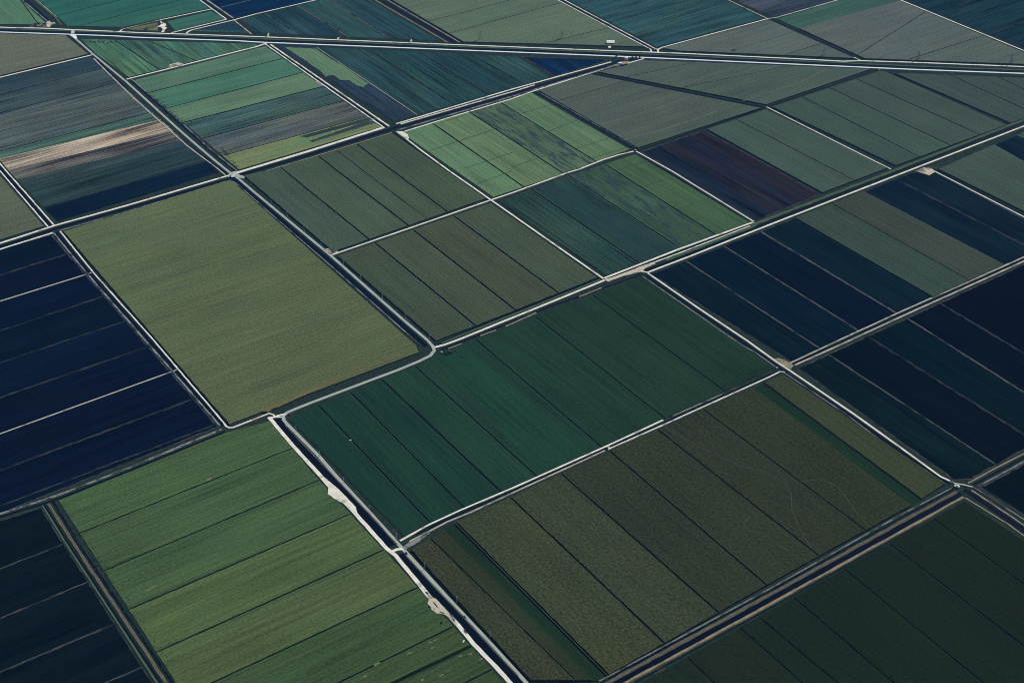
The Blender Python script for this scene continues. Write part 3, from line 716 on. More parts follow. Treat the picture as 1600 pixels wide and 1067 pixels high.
# R2
canal('grass-edged ditch between navy soil and the bright green field', [([(-160, 876), (0, 807.5), (67, 787), (86, 781), (190, 740), (352, 674)], 4)], [([(-160, 869), (0, 803), (62, 783), (100, 770), (190, 735.5), (346, 671)], 4.5, 'grey_bank')])
road('cream track at the foot of the olive field', [(350, 662), (353, 666), (358, 668.5), (364, 668), (400, 654), (420, 646), (427, 648), (431, 652), (440, 652)], 3.6, 'marl', step=6)
road('cream road from the T-junction to the dusty yard', [(679, 543), (694, 539), (720, 529.5), (779, 505.5), (800, 497), (945, 438), (1000, 424), (1012, 426)], 5.6, 'marl')
canal('ditch above the cream road east of the T-junction', [([(682, 537), (740, 513), (800, 489), (938, 434)], 3)], [([(690, 536), (800, 492.5), (938, 437)], 4, 'grass_bank')])
canal('scrubby ditch below the cream road east of the T-junction', [([(690, 546), (760, 519), (850, 483), (1000, 430)], 4.5)], [([(700, 545), (722, 537)], 2.5, 'dry_bank'), ([(750, 525), (775, 516)], 2.5, 'dry_bank'), ([(790, 510), (838, 489)], 3, 'dry_bank'), ([(905, 464), (940, 450)], 3, 'dry_bank')])
road('cream road above the grass strip past the dusty yard', [(944, 435), (1060, 390), (1177, 347.5)], 5.5, 'marl')
canal('dark canal below the grass strip from the dusty yard to the right edge', [([(1008, 423.5), (1080, 396.5), (1200, 347.5), (1422, 261), (1600, 192), (1720, 146)], 7.5), ([(947, 436), (1060, 393), (1172, 351)], 2.6)], [([(950, 437), (1062, 395.5), (1172, 353.5)], 2.6, 'marl'), ([(1040, 407), (1172, 356), (1182, 349.5), (1398, 266.5), (1600, 187.5), (1720, 142)], 9, 'grass_bank')])
road('white road below the canal to the right edge', [(1012, 426), (1030, 419), (1076, 401.5), (1200, 352.5), (1420, 267), (1600, 197.5), (1720, 151)], 5, 'marl')
# A4
road('cream track between deep green field and black soil', [(1012, 427), (1090, 481), (1168, 533), (1211, 564), (1234, 579), (1334, 647), (1385, 683.5), (1470, 745), (1490, 754)], 4.6, 'marl')
canal('dark ditch under the cream track beside black soil', [([(1008, 430), (1165, 537.5), (1208, 568), (1230, 584), (1328, 649), (1382, 687.5), (1484, 757)], 6.4)], [([(1005, 433), (1160, 540.5), (1180, 551), (1213, 574.5)], 2.6, 'grey_bank'), ([(1226, 583), (1321, 647), (1376, 688.5), (1480, 758)], 2.4, 'grey_bank')])
# left canal
canal('upper straight canal between white tracks at the left', [([(-150, 85), (5, 268), (79, 353)], 6.5)], [([(-154, 86), (1, 269), (75, 355)], 3, 'marl'), ([(-146, 84), (9, 267), (84, 352)], 3, 'marl')])
canal('dark canal between the navy soil and the olive field', [([(88, 363), (140, 427), (234, 533), (274, 579), (349, 665)], 6.8)], [([(94, 362), (145, 425.5), (240, 532), (279, 578), (353, 665)], 2.8, 'marl'), ([(84, 365), (136, 428), (227.5, 533), (270, 581), (344, 666)], 3.6, 'grey_bank')])
road('upper white cross road through the navy soil field', [(-160, 521), (0, 471), (145, 426)], 4.4, 'bright_track')
road('lower white cross road through the navy soil field', [(-160, 736), (0, 678), (278, 577.5)], 3.6, 'bright_track')
# A5
road('wide cream dirt road beside the bright green field', [(420, 652), (427, 660), (459, 698), (503, 746), (512, 757), (524, 770), (545, 791), (556, 803), (604, 857), (618, 868), (657, 915), (672, 934), (700, 960), (716, 977), (740, 1006), (775, 1042), (850, 1125)], 8.0, 'marl', jit=.1, step=10)
canal('black roadside canal between dirt road and paved road', [([(432, 654.5), (436, 660), (469, 697), (513, 743), (518, 749), (567, 803), (612, 853)], 13)], [([(445, 664), (480, 701), (523, 746), (577, 803), (620, 851)], 2.4, 'brown_bank')])
canal('black roadside canal below the small bridge', [([(624, 866), (664, 910), (712, 960), (800, 1057), (870, 1130)], 12)], [([(634, 868), (676, 914), (724, 964), (810, 1057)], 2.6, 'brown_bank')])
road('short cream crossing over the roadside canal', [(612, 862), (620, 858.5), (632, 858)], 6, 'marl', step=5)
road('short cream crossing at the bend of the paved road', [(424, 653), (436, 649.5), (446, 647)], 5.5, 'marl', step=5)
# R3
road('cream track along the foot of the deep green field', [(625, 845), (640, 836.5), (672, 819), (720, 797), (800, 763), (947, 697.5), (1036, 656.5)], 3.8, 'marl')
canal('ditch with a broken white bank above the brown cane field', [([(650, 835), (697, 812.5), (800, 766.5), (948, 699.8), (1036, 661), (1215, 580)], 3.4)], [([(640, 846), (697, 816), (735, 800.5), (800, 770.5), (945, 704)], 2.3, 'marl2'), ([(950, 702), (1025, 669), (1200, 590), (1218, 581), (1226, 581.5)], 2.5, 'marl'), ([(1050, 650.5), (1085, 635), (1130, 615)], 2.0, 'grey_bank')])
canal('dark ditch between white banks through the black soil', [([(1238, 569), (1300, 540.5), (1405, 492), (1600, 405), (1720, 351)], 3.6)], [([(1233, 568), (1295, 539), (1400, 490.5), (1600, 401.8), (1720, 347.5)], 3.0, 'marl2'), ([(1242, 570.5), (1308, 541), (1410, 494), (1600, 408.3), (1720, 354.5)], 3.0, 'marl2')])
# R4
canal('straight black canal with broad brown and tan banks', [([(880, 1112), (968, 1064), (1200, 937.5), (1420, 817), (1502, 771)], 13.5), ([(935, 1068), (1200, 924.5), (1408, 809), (1490, 764)], 3.0), ([(992, 1066), (1200, 951.5), (1428, 825)], 2.0)],
      [([(868, 1112), (956, 1063), (1200, 930.5), (1420, 809), (1494, 768.5)], 6.2, 'brown_bank'), ([(895, 1112), (982, 1064), (1200, 945.5), (1425, 821), (1505, 776.5)], 4.6, 'tan_bank'), ([(936, 1064), (1200, 921), (1404, 806), (1488, 762)], 1.4, 'grey_bank')])
canal('black canal arm forking to the right edge', [([(1506, 766), (1516, 770), (1580, 814.5), (1600, 828.5), (1720, 912)], 11)], [([(1518, 766), (1584, 810), (1604, 824), (1720, 903)], 3.6, 'dry_bank'), ([(1508, 778), (1574, 818.5), (1594, 833), (1710, 915)], 3, 'dry_bank'), ([(1522, 762), (1600, 812), (1720, 890)], 3, 'grey_bank')])
canal('weedy ditch with pale edges right of the canal fork', [([(1522, 757), (1600, 714.5), (1760, 632)], 4)], [([(1512, 755), (1562, 728), (1600, 708.5), (1760, 625)], 2.2, 'dry_bank'), ([(1526, 761), (1600, 721), (1760, 639)], 2.2, 'grey_bank')])
road('grey track curving round the head of the canal fork', [(1484, 751), (1492, 755.5), (1506, 757.5), (1520, 761)], 3.4, 'marl2', step=5)
# A0
canal('twin ditches around a brown bank in the near left corner', [([(69, 788), (105, 846), (250, 1065), (292, 1130)], 2.6), ([(83, 784), (120, 846), (268.5, 1065), (312, 1130)], 4.2)], [([(75, 787), (112.5, 846), (258, 1065), (300, 1130)], 5.0, 'brown_bank'), ([(66, 790), (100.5, 846), (243.5, 1065), (286, 1130)], 2.6, 'grass_bank')])
# A7
road('white track beside the black soil block at the right', [(1450, 263), (1457, 266.5), (1600, 339.5), (1720, 401)], 3.8, 'marl')
canal('dark ditch beside the white track at the right', [([(1457, 263), (1600, 336), (1720, 397.5)], 3)], [])


def yard(label, poly, mat='marl', z=1.0):
    P = [G(p) for p in poly]
    LIFT[0] += .0045
    o = slab('yard', P, 0.0, z + LIFT[0] % .18, M[mat], None, None, 3.0, .8)
    return tag(o, label, 'yard', kind='structure')


yard('wide pale gravel turnout beside the black canal', [(503, 742), (512, 752), (513, 765), (512, 772), (520, 778), (530, 784), (541, 789), (549, 797), (560, 806), (556, 792), (530, 765)])
yard('pale loading pad beside the light green field', [(620, 206), (630, 206), (637, 211), (639, 216), (637, 220), (632, 215)])
yard('rubble yard with dark heaps beside the dirt road', [(667, 928), (670, 938), (668, 943), (675, 954), (682, 959), (690, 959), (700, 964), (712, 974), (706, 962), (695, 950), (682, 936)], 'rubble', 1.2)
yard('dusty grey yard at the corner of the brown cane field', [(628, 856), (640, 846), (662, 836), (674, 828), (672, 834), (655, 847), (640, 856), (633, 860)], 'grey_bank')
yard('dusty tan yard at the canal head by the deep green field', [(944, 438), (975, 428), (1000, 417), (1020, 410), (1024, 413), (1008, 420), (1003, 426), (985, 428), (950, 441)], 'rubble')
yard('tan worn corner where three tracks meet at the black soil', [(1208, 561), (1216, 560), (1226, 563), (1234, 567), (1240, 571), (1236, 577), (1228, 574)], 'dry_bank')
yard('star-shaped pale farmyard beside the highway', [(249, 32), (254, 36), (259, 38), (260, 41), (257, 43), (261, 44), (258, 47), (257, 51), (252, 51.5), (254, 46), (250, 43), (244, 44), (249, 41), (252, 39)], 'marl')
yard('pale rubble pad under the highway beside the green wedge', [(262, 107), (264, 102), (271, 100), (278, 98.5), (287, 101), (276, 104)], 'rubble')
yard('worn pad beside the cross track junction', [(505, 390), (513, 389), (519, 387), (529, 394), (519, 398), (515, 397)], 'rubble')
yard('pale yard round the canal pump at the upper left', [(72, 43), (72, 36), (77, 33), (82, 37), (88, 38), (80, 40), (77, 44)], 'rubble')
yard('tree-shaded yard beside the highway at the upper left', [(45, 43.5), (50, 40), (57, 38), (66, 38), (74, 41), (72, 44.5)], 'brown_bank')
yard('cream patch at the head of the right white track', [(1430, 268), (1444, 262), (1456, 264), (1462, 269), (1452, 275)], 'rubble')
yard('worn yard between the white tank and the farm sheds', [(958, 104), (966, 99), (975, 96), (984, 97), (980, 101), (966, 104)], 'dry_bank')
yard('concrete apron in front of the long white shed', [(944, 72.2), (945, 70), (962, 70), (962, 72.6), (955, 73), (954, 76), (951, 76), (950, 73)], 'marl')
yard('pale apron at the crossroads of canal and paved road', [(356, 274), (361, 270), (369, 268), (374, 274), (384, 276.5), (380, 280), (372, 278), (364, 277)], 'paved', 1.05)
yard('fan of asphalt where the paved road meets the highway', [(107, 55), (119, 55), (121, 61), (117, 62), (112, 58)], 'white_road', 1.05)
yard('scuffed bank with pipes beside the green and grey strips', [(491, 128), (495, 127), (502, 131), (505, 135), (499, 135)], 'grey_bank')


def scrub(label, pix, n, spread, size=(.5, 1.5), mt='clump'):
    """low weeds and brush along a bank: nobody could count them"""
    pts = resample([G(p) for p in pix], 10.0)
    v, f_ = [], []
    for _ in range(n):
        i = rnd.randrange(len(pts) - 1)
        t = (pts[i + 1] - pts[i]).normalized(); nr = Vector((-t.y, t.x))
        q = pts[i].lerp(pts[i + 1], rnd.random()) + nr * rnd.gauss(0, spread)
        s_ = rnd.uniform(*size); k = len(v); L_ = rnd.uniform(1, 2.6); an0 = math.atan2(t.y, t.x)
        for j in range(6):
            an = j * 1.047 + rnd.uniform(-.2, .2)
            dx, dy = math.cos(an) * s_ * L_, math.sin(an) * s_
            v.append((q.x + dx * math.cos(an0) - dy * math.sin(an0), q.y + dx * math.sin(an0) + dy * math.cos(an0), .1))
        v.append((q.x, q.y, .1 + s_ * rnd.uniform(.7, 1.2)))
        for j in range(6): f_.append([k + j, k + (j + 1) % 6, k + 6])
    o = obj('weeds', v, f_, M[mt])
    return tag(o, label, 'weeds', kind='stuff')


M['scrub_dry'] = ground_mat('dry_weeds', (.075, .080, .055), (.13, .125, .085), 1 / 3)
scrub('dark weeds along the twin ditches in the near left corner', [(80, 785), (118, 846), (265, 1062)], 260, 1.6, (.4, 1.0))
scrub('dry weeds on the bank between navy soil and bright green', [(62, 784), (190, 736), (346, 671)], 220, 1.2, (.4, 1.0), 'scrub_dry')
scrub('brush along the scrubby ditch east of the T-junction', [(690, 544), (760, 517), (850, 481), (1000, 428)], 260, 1.8, (.5, 1.3))
scrub('dark weeds under the cream track at the deep green field', [(650, 835), (800, 766), (948, 699), (1210, 582)], 320, 1.4, (.4, 1.0))
scrub('dry weeds on the banks of the straight black canal', [(985, 1063), (1200, 946), (1425, 822)], 260, 1.6, (.4, 1.1), 'scrub_dry')
scrub('dark weeds on the brown bank of the straight black canal', [(940, 1066), (1200, 925), (1408, 810), (1488, 765)], 260, 1.4, (.4, 1.1))
scrub('dark weeds along the paved road by the olive field', [(450, 633), (520, 606), (600, 577), (655, 555)], 240, 4.5, (.5, 1.4))
scrub('weeds on the verge of the upper paved road', [(120, 66), (200, 136), (300, 228), (358, 276)], 240, 5, (.6, 1.5))
scrub('weeds along the highway canal bank', [(x, y - 4.2) for x, y in HS], 420, 3.5, (.7, 1.8))
scrub('weeds in the grass strip right of the dusty yard', [(1040, 407), (1172, 354), (1398, 268), (1600, 189)], 320, 3.0, (.5, 1.5))
scrub('dry weeds on the verge beside the brown cane field', [(645, 872), (712, 945), (800, 1036)], 200, 1.2, (.4, .9))
scrub('weeds around the canal fork at the right', [(1488, 760), (1500, 757), (1516, 762), (1560, 790)], 70, 2.5, (.5, 1.3))

# ------------------------------------------------------------------ built things


class MB:
    """collects boxes, bars, lathes into one mesh"""
    def __init__(s): s.v = []; s.f = []

    def box(s, c, d, rz=0.0):
        k = len(s.v); cs, sn = math.cos(rz), math.sin(rz)
        for z in (-1, 1):
            for x, y in ((-1, -1), (1, -1), (1, 1), (-1, 1)):
                px, py = x * d[0] / 2, y * d[1] / 2
                s.v.append((c[0] + px * cs - py * sn, c[1] + px * sn + py * cs, c[2] + z * d[2] / 2))
        s.f += [[k + i for i in q] for q in ([3, 2, 1, 0], [4, 5, 6, 7], [0, 1, 5, 4], [1, 2, 6, 5], [2, 3, 7, 6], [3, 0, 4, 7])]
        return s

    def bar(s, a, b, r0, r1=None, n=4):
        r1 = r0 if r1 is None else r1
        a, b = Vector(a), Vector(b); t = (b - a).normalized()
        u = t.orthogonal().normalized(); w_ = t.cross(u); k = len(s.v)
        for p, r in ((a, r0), (b, r1)):
            for i in range(n):
                q = 2 * math.pi * i / n
                s.v.append(tuple(p + (u * math.cos(q) + w_ * math.sin(q)) * r))
        for i in range(n):
            j = (i + 1) % n
            s.f.append([k + i, k + j, k + n + j, k + n + i])
        s.f += [[k + i for i in range(n)][::-1], [k + n + i for i in range(n)]]
        return s

    def lathe(s, c, prof, n=20):
        k = len(s.v)
        for r, z in prof:
            for i in range(n):
                q = 2 * math.pi * i / n
                s.v.append((c[0] + r * math.cos(q), c[1] + r * math.sin(q), c[2] + z))
        for j in range(len(prof) - 1):
            for i in range(n):
                i2 = (i + 1) % n
                s.f.append([k + j * n + i, k + j * n + i2, k + (j + 1) * n + i2, k + (j + 1) * n + i])
        s.f.append([k + (len(prof) - 1) * n + i for i in range(n)])
        return s

    def poly(s, vs, fs):
        k = len(s.v); s.v += vs; s.f += [[k + i for i in q] for q in fs]; return s

    def build(s, name, mat, parent=None, smooth=False):
        return obj(name, s.v, s.f, M[mat], parent, smooth)


def copy_tree(o, parent=None):
    c = o.copy(); COL.objects.link(c); c.parent = parent
    for ch in [x for x in o.children]: copy_tree(ch, c)
    return c


def heading(a, b):
    p, q = G(a), G(b); d = q - p
    return math.atan2(d.y, d.x)


# --- utility poles along the paved road
def make_pole():
    r = empty('utility_pole')
    MB().bar((0, 0, 0), (0, 0, 13.0), .42, .30, 8).build('post', 'wood', r)
    ca = MB().box((0, 0, 12.2), (.22, 3.6, .26)).build('crossarm', 'wood', r)
    for y in (-1.6, -.7, .7, 1.6):
        MB().lathe((0, y, 12.33), [(.10, 0), (.16, .10), (.10, .2), (.14, .3), (.04, .42)], 8).build('insulator', 'ceramic', ca)
    MB().bar((0, .1, 11.2), (0, 1.2, 12.1), .05).bar((0, -.1, 11.2), (0, -1.2, 12.1), .05).build('brace', 'steel', r)
    MB().lathe((.42, 0, 9.6), [(.02, 0), (.34, .02), (.36, .1), (.36, 1.1), (.30, 1.2)], 10).build('transformer', 'steel', r)
    return r


POLES = [((392.5, 289.5), 'first utility pole below the canal crossroads, beside the paved road'),
         ((424, 317), 'second utility pole below the canal crossroads'), ((449, 339.5), 'third utility pole below the canal crossroads'),
         ((475.5, 362.5), 'fourth utility pole below the canal crossroads'), ((502, 385), 'utility pole just above the worn pad by the cross track'),
         ((537, 415), 'first utility pole below the cross track junction'), ((564, 438.5), 'second utility pole below the cross track junction'),
         ((598, 467.5), 'utility pole midway along the grey olive cane field'), ((634, 498.5), 'utility pole second above the road bend'),
         ((671, 530.5), 'utility pole nearest the T-junction bend'), ((463, 674), 'utility pole just below the lower bend, by the deep green field'),
         ((499.5, 713.5), 'utility pole above the wide gravel turnout'), ((537.5, 755.5), 'utility pole opposite the wide gravel turnout'),
         ((578, 799), 'utility pole below the wide gravel turnout'), ((620, 842.5), 'utility pole beside the grey yard corner'),
         ((664, 888.5), 'first utility pole below the grey yard corner'), ((714, 941), 'utility pole opposite the rubble yard'),
         ((766, 995.5), 'utility pole nearest the bottom edge')]
pole = make_pole(); rz = heading((400, 302), (630, 500))
for i, (p, lb) in enumerate(POLES):
    o = pole if i == 0 else copy_tree(pole)
    g = G(p); o.location = (g.x, g.y, 0); o.rotation_euler = (0, 0, rz + rnd.uniform(-.05, .05))
    tag(o, lb, 'utility pole', 'utility poles along the paved road')


# --- lattice pylons along the highway
def make_pylon():
    r = empty('transmission_pylon')
    zs = [0, 5, 10, 15, 20, 24]; ws = [3.2, 2.5, 1.9, 1.3, .8, .6]
    cs = [(-1, -1), (1, -1), (1, 1), (-1, 1)]
    for x, y in cs:
        m_ = MB()
        for k in range(5): m_.bar((x * ws[k], y * ws[k], zs[k]), (x * ws[k + 1], y * ws[k + 1], zs[k + 1]), .22, .20)
        m_.build('leg', 'dark_steel', r)
    m_ = MB()
    for k in range(5):
        for i in range(4):
            (x0, y0), (x1, y1) = cs[i], cs[(i + 1) % 4]
            m_.bar((x0 * ws[k], y0 * ws[k], zs[k]), (x1 * ws[k + 1], y1 * ws[k + 1], zs[k + 1]), .10)
            m_.bar((x1 * ws[k], y1 * ws[k], zs[k]), (x0 * ws[k + 1], y0 * ws[k + 1], zs[k + 1]), .10)
    m_.build('bracing', 'dark_steel', r)
    for z, L in ((15.5, 5.2), (19.2, 4.4), (22.8, 3.6)):
        a = MB().bar((0, -L, z), (0, L, z), .20).bar((0, -L, z), (0, 0, z + 1.3), .12).bar((0, L, z), (0, 0, z + 1.3), .12).build('crossarm', 'dark_steel', r)
        for y in (-L, L): MB().bar((0, y, z - 1.6), (0, y, z), .12, .12, 6).build('insulator', 'ceramic', a)
    return r


PYL = [((190, 46), 'pylon by the olive waste triangle at the far left of the highway'), ((419.5, 57), 'pylon on a pale pad left of the four-striped far field'),
       ((531, 62), 'middle pylon on a pale pad before the four-striped far field'), ((642.5, 66.5), 'pylon on a pale pad next to the broad blue canal'),
       ((750.5, 63), 'pylon in the grey green field right of the blue canal'), ((878, 61), 'pylon left of the long white shed'),
       ((1013.5, 67), 'pylon by the head of the narrow white-banked ditch'), ((1287, 87), 'pylon left of the slanting ditch above the highway'),
       ((1434.5, 93.5), 'pylon above the highway below the upper right corner field'), ((1580, 99), 'pylon closest to the right edge above the highway')]
pyl = make_pylon(); rz = heading((400, 58), (1420, 98))
for i, (p, lb) in enumerate(PYL):
    o = pyl if i == 0 else copy_tree(pyl)
    g = G(p); o.location = (g.x, g.y, 0); o.rotation_euler = (0, 0, rz)
    tag(o, lb, 'pylon', 'lattice pylons along the highway')
for p, q, lb in (((191, 46.5), (187, 49.5), 'pale spur to the far left pylon'), ((419.5, 53), (418, 58.5), 'pale spur to the first pylon of the striped field'), ((529, 59), (527, 63), 'pale spur to the middle pylon of the striped field'), ((643, 62), (642, 67.5), 'pale spur to the pylon by the blue canal')):
    road(lb, [p, q], 4.0, 'marl', step=6)


# --- buildings
def building(name, label, cat, p, dims, rz, roof, wall, doors=2, ridge=1.6, windows=4):
    g = G(p); r = empty(name, (g.x, g.y, 0), rz); tag(r, label, cat)
    L, W_, h = dims
    MB().box((0, 0, h / 2), (L, W_, h)).build('wall', wall, r)
    e = .8
    v = [(-L / 2 - e, -W_ / 2 - e, h + .02), (L / 2 + e, -W_ / 2 - e, h + .02), (L / 2 + e, W_ / 2 + e, h + .02), (-L / 2 - e, W_ / 2 + e, h + .02), (-L / 2 - e, 0, h + ridge), (L / 2 + e, 0, h + ridge)]
    rf = MB().poly(v, [[0, 1, 5, 4], [2, 3, 4, 5], [0, 4, 3], [1, 2, 5], [3, 2, 1, 0]]).build('roof', roof, r)
    MB().box((0, 0, h + ridge), (L * .8, .7, .35)).build('ridge_vent', 'steel', rf)
    for i in range(doors):
        x = (i + .5) * L / doors - L / 2
        d = MB().box((x, -W_ / 2 - .06, 1.9), (L / doors * .42, .1, 3.6)).build('door', 'steel', r)
        MB().box((x + L / doors * .15, -W_ / 2 - .16, 1.7), (.25, .1, .5)).build('handle', 'dark_steel', d)
    for i in range(windows):
        y = (i + .5) * W_ / windows - W_ / 2
        MB().box((-L / 2 - .05, y, h * .6), (.1, W_ / windows * .4, 1.0)).build('window', 'glass', r)
    return r


building('shed', 'long white-roofed shed standing alone above the highway', 'shed', (954, 68.5), (19, 16, 5.2), heading((400, 58), (1420, 98)) , 'roof_white', 'wall_grey')
building('shed', 'small white farm shed below the tank beside the canal road', 'shed', (968.5, 100.3), (9, 6, 3.4), heading((900, 120), (976, 101)), 'roof_white', 'wall_grey', 1, 1.0, 2)
building('shed', 'rust-roofed shed on the worn yard next to the tank', 'shed', (974, 101.8), (12, 8, 3.8), heading((900, 120), (976, 101)), 'roof_rust', 'wall_grey', 1, 1.2, 2)
building('pump_house', 'white pump house at the end of the blue side canal', 'pump house', (83, 38.2), (7, 5, 3.2), heading((0, 121), (144, 86)), 'roof_white', 'concrete', 1, .9, 1)
building('house', 'small house under dark trees beside the highway at upper left', 'house', (62, 42), (12, 8, 3.4), heading((0, 44), (110, 47)), 'roof_rust', 'concrete', 2, 1.8, 2)
building('shed', 'tiny white pump shed at the corner of the two ditches', 'shed', (1024.5, 78.6), (6, 4.5, 2.8), heading((400, 58), (1420, 98)), 'roof_white', 'concrete', 1, .8, 1)
building('gatehouse', 'pale sluice house at the head of the black canal fork', 'sluice house', (1495, 760.6), (6.5, 3.4, 2.6), heading((1484, 752), (1520, 762)), 'roof_white', 'concrete', 1, .6, 1)

g = G((978.3, 93.6)); tk = empty('storage_tank', (g.x, g.y, 0)); tag(tk, 'round white storage tank where the pump canal meets the highway', 'tank')
MB().lathe((0, 0, 0), [(4.6, 0), (4.6, 6.2)], 28).build('shell', 'roof_white', tk)
tl = MB().lathe((0, 0, 6.2), [(4.75, 0), (4.7, .2), (2.4, 1.1), (.4, 1.6)], 28).build('roof', 'roof_white', tk)
MB().lathe((0, 0, 7.8), [(.5, 0), (.5, .5), (.2, .7)], 10).build('vent', 'steel', tl)
MB().bar((4.8, -.4, 0), (4.8, -.4, 6.4), .06).bar((4.8, .4, 0), (4.8, .4, 6.4), .06).build('ladder', 'steel', tk)

# bridges over the highway canal
def bridge(label, a, b, wd):
    p, q = G(a), G(b); c = (p + q) / 2; L = (q - p).length; r = empty('bridge', (c.x, c.y, 0), math.atan2((q - p).y, (q - p).x)); tag(r, label, 'bridge')
    MB().box((0, 0, 1.5), (L, wd, .5)).build('deck', 'concrete', r)
    for y in (-1, 1):
        rl = MB().box((0, y * (wd / 2 - .15), 2.75), (L, .25, .25)).build('railing', 'concrete', r)
        m_ = MB()
        for k in range(7): m_.box((-L / 2 + .3 + k * (L - .6) / 6, y * (wd / 2 - .15), 2.2), (.3, .22, .84))
        m_.build('baluster', 'concrete', rl)
    for k in (-1, 1): MB().box((k * L * .22, 0, .65), (.8, wd - .6, 1.18)).build('pier', 'concrete', r)
    return r


bridge('small bridge carrying the paved road over the highway canal', (113.5, 54), (115, 47.5), 9)
bridge('concrete culvert bridge at the canal crossroads', (363, 278), (369, 270), 6)


# --- trees and bushes
def tree(name, label, p, rx, hgt, mat='leaf', n=260, trunk=True, cat='tree', group=None, rough=1.0):
    g = G(p); r = empty(name, (g.x, g.y, 0)); tag(r, label, cat, group)
    q = random.Random(int(p[0] * 13 + p[1] * 7))
    th = hgt * (.35 if trunk else .1)
    t = MB().bar((0, 0, 0), (.2, .1, th + hgt * .2), .06 * hgt * .6, .03 * hgt * .6, 7)
    for k in range(4):
        a = k * 1.57 + q.uniform(-.4, .4)
        t.bar((.1, 0, th * .8), (math.cos(a) * rx * .6, math.sin(a) * rx * .6, th + hgt * .3), .03 * hgt * .6, .012 * hgt * .6, 5)
    t.build('trunk', 'bark', r)
    c = MB(); lobes = [(q.uniform(-.5, .5) * rx, q.uniform(-.5, .5) * rx, th + (hgt - th) * q.uniform(.3, .75), q.uniform(.4, .62) * rx) for _ in range(6)]
    for _ in range(n):
        lx, ly, lz, lr = q.choice(lobes)
        d = Vector((q.gauss(0, 1), q.gauss(0, 1), q.gauss(0, 1))).normalized()
        ce = Vector((lx, ly, lz)) + d * lr * q.uniform(.55, 1.05)
        ce.z = max(.3, min(hgt, ce.z))
        s_ = q.uniform(.28, .6) * max(.8, rx / 5)
        u = d.orthogonal().normalized(); u.rotate(Matrix.Rotation(q.uniform(0, 6.28), 3, d)); w_ = d.cross(u)
        d2 = d * q.uniform(-.3, .5) * s_
        c.poly([tuple(ce + u * s_ + d2), tuple(ce + w_ * s_), tuple(ce - u * s_ + d2), tuple(ce - w_ * s_)], [[0, 1, 2, 3]])
    c.build('crown', mat, r)
    return r


for p, rx, h_, lb in (((60, 40.5), 8, 9, 'big dark tree beside the small house at the upper left'), ((55, 40.8), 6, 7, 'dark tree left of the small house at the upper left'), ((66.5, 42.3), 4, 5, 'low dark tree right of the small house at the upper left'),
                      ((988.5, 92.6), 6, 6.5, 'dark tree right of the white tank'), ((994, 91.8), 5, 5.5, 'second dark tree right of the white tank'), ((1000, 91.6), 4.5, 5, 'dark tree at the end of the canal road by the highway'),
                      ((1014, 95.8), 3.6, 4, 'lone round dark tree in the field right of the tank'), ((963, 89), 5, 4.5, 'scrubby tree left of the white tank'), ((974, 104), 5, 5, 'dark tree below the rust-roofed shed'), ((979, 103.2), 4.5, 4.5, 'second dark tree below the rust-roofed shed')):
    tree('tree', lb, p, rx, h_, group='trees around the farm buildings')
for p, rx, h_, mt, lb in (((228, 46.5), 6, 3.6, 'leaf', 'wide dark bush in the olive waste triangle'), ((254, 38), 3.2, 3, 'leaf', 'dark bush at the top of the star-shaped farmyard'), ((1147, 80.6), 8, 3.6, 'leaf', 'green bush clump on the highway verge'),
                          ((699, 551.5), 8, 4, 'leaf_grey', 'grey green thicket in the deep green field near the bend'), ((704, 553), 5, 3.4, 'leaf', 'dark bush behind the grey green thicket'), ((690, 973.2), 2.4, 2.2, 'leaf', 'lone dark bush in the bright green field'),
                          ((1490, 762.5), 3.5, 2.6, 'leaf_grey', 'scrub beside the sluice house'), ((1000, 427), 4, 2.4, 'leaf_grey', 'low scrub at the corner of the deep green field'), ((453, 648), 3.5, 2.4, 'leaf_grey', 'low scrub inside the lower road bend'), ((670, 549), 3, 2.0, 'leaf_grey', 'low scrub inside the upper road bend')):
    tree('bush', lb, p, rx, h_, mt, 200, False, 'bush', 'bushes on the verges')


# --- vehicles
def vehicle(label, p, rz, paint, L=4.7, W_=1.9, truck=False, z=.95):
    g = G(p); r = empty('truck' if truck else 'car', (g.x, g.y, z), rz); tag(r, label, 'truck' if truck else 'car')
    b_ = MB()
    prof = [(-L / 2, .35), (-L / 2, .95), (-L / 2 + .3, 1.05), (L / 2 - 1.3, 1.0), (L / 2 - .1, .82), (L / 2, .6), (L / 2, .35)]
    v = [(x, -W_ / 2, zz) for x, zz in prof] + [(x, W_ / 2, zz) for x, zz in prof]; k = len(prof)
    b_.poly(v, [list(range(k)), [k + i for i in range(k)][::-1]] + [[i, k + i, k + (i + 1) % k, (i + 1) % k] for i in range(k)])
    bd = b_.build('body', paint, r)
    x0, x1 = (L * .02, L * .30) if truck else (-L * .38, L * .22)
    c_ = MB(); vv = []
    for y, zz, ins in ((-1, 1.0, 0), (1, 1.0, 0), (-1, 1.62, .18), (1, 1.62, .18)):
        vv += [(x0 + ins * 1.5, y * (W_ / 2 - .08 - ins), zz), (x1 - ins * 3, y * (W_ / 2 - .08 - ins), zz)]
    c_.poly(vv, [[0, 1, 5, 4], [3, 2, 6, 7], [2, 0, 4, 6], [1, 3, 7, 5], [4, 5, 7, 6]]).build('window', 'glass', r)
    MB().box(((x0 + x1) / 2 - .1, 0, 1.66), ((x1 - x0) * .55, W_ * .66, .08)).build('roof', paint, r)
    for x in (-L * .31, L * .31):
        for y in (-1, 1):
            MB().bar((x, y * (W_ / 2 - .22), .36), (x, y * (W_ / 2 + .01), .36), .36, .36, 12).build('wheel', 'rubber', r)
    for y in (-.6, .6): MB().box((L / 2 + .01, y, .66), (.05, .36, .16)).build('headlight', 'ceramic', r)
    return r


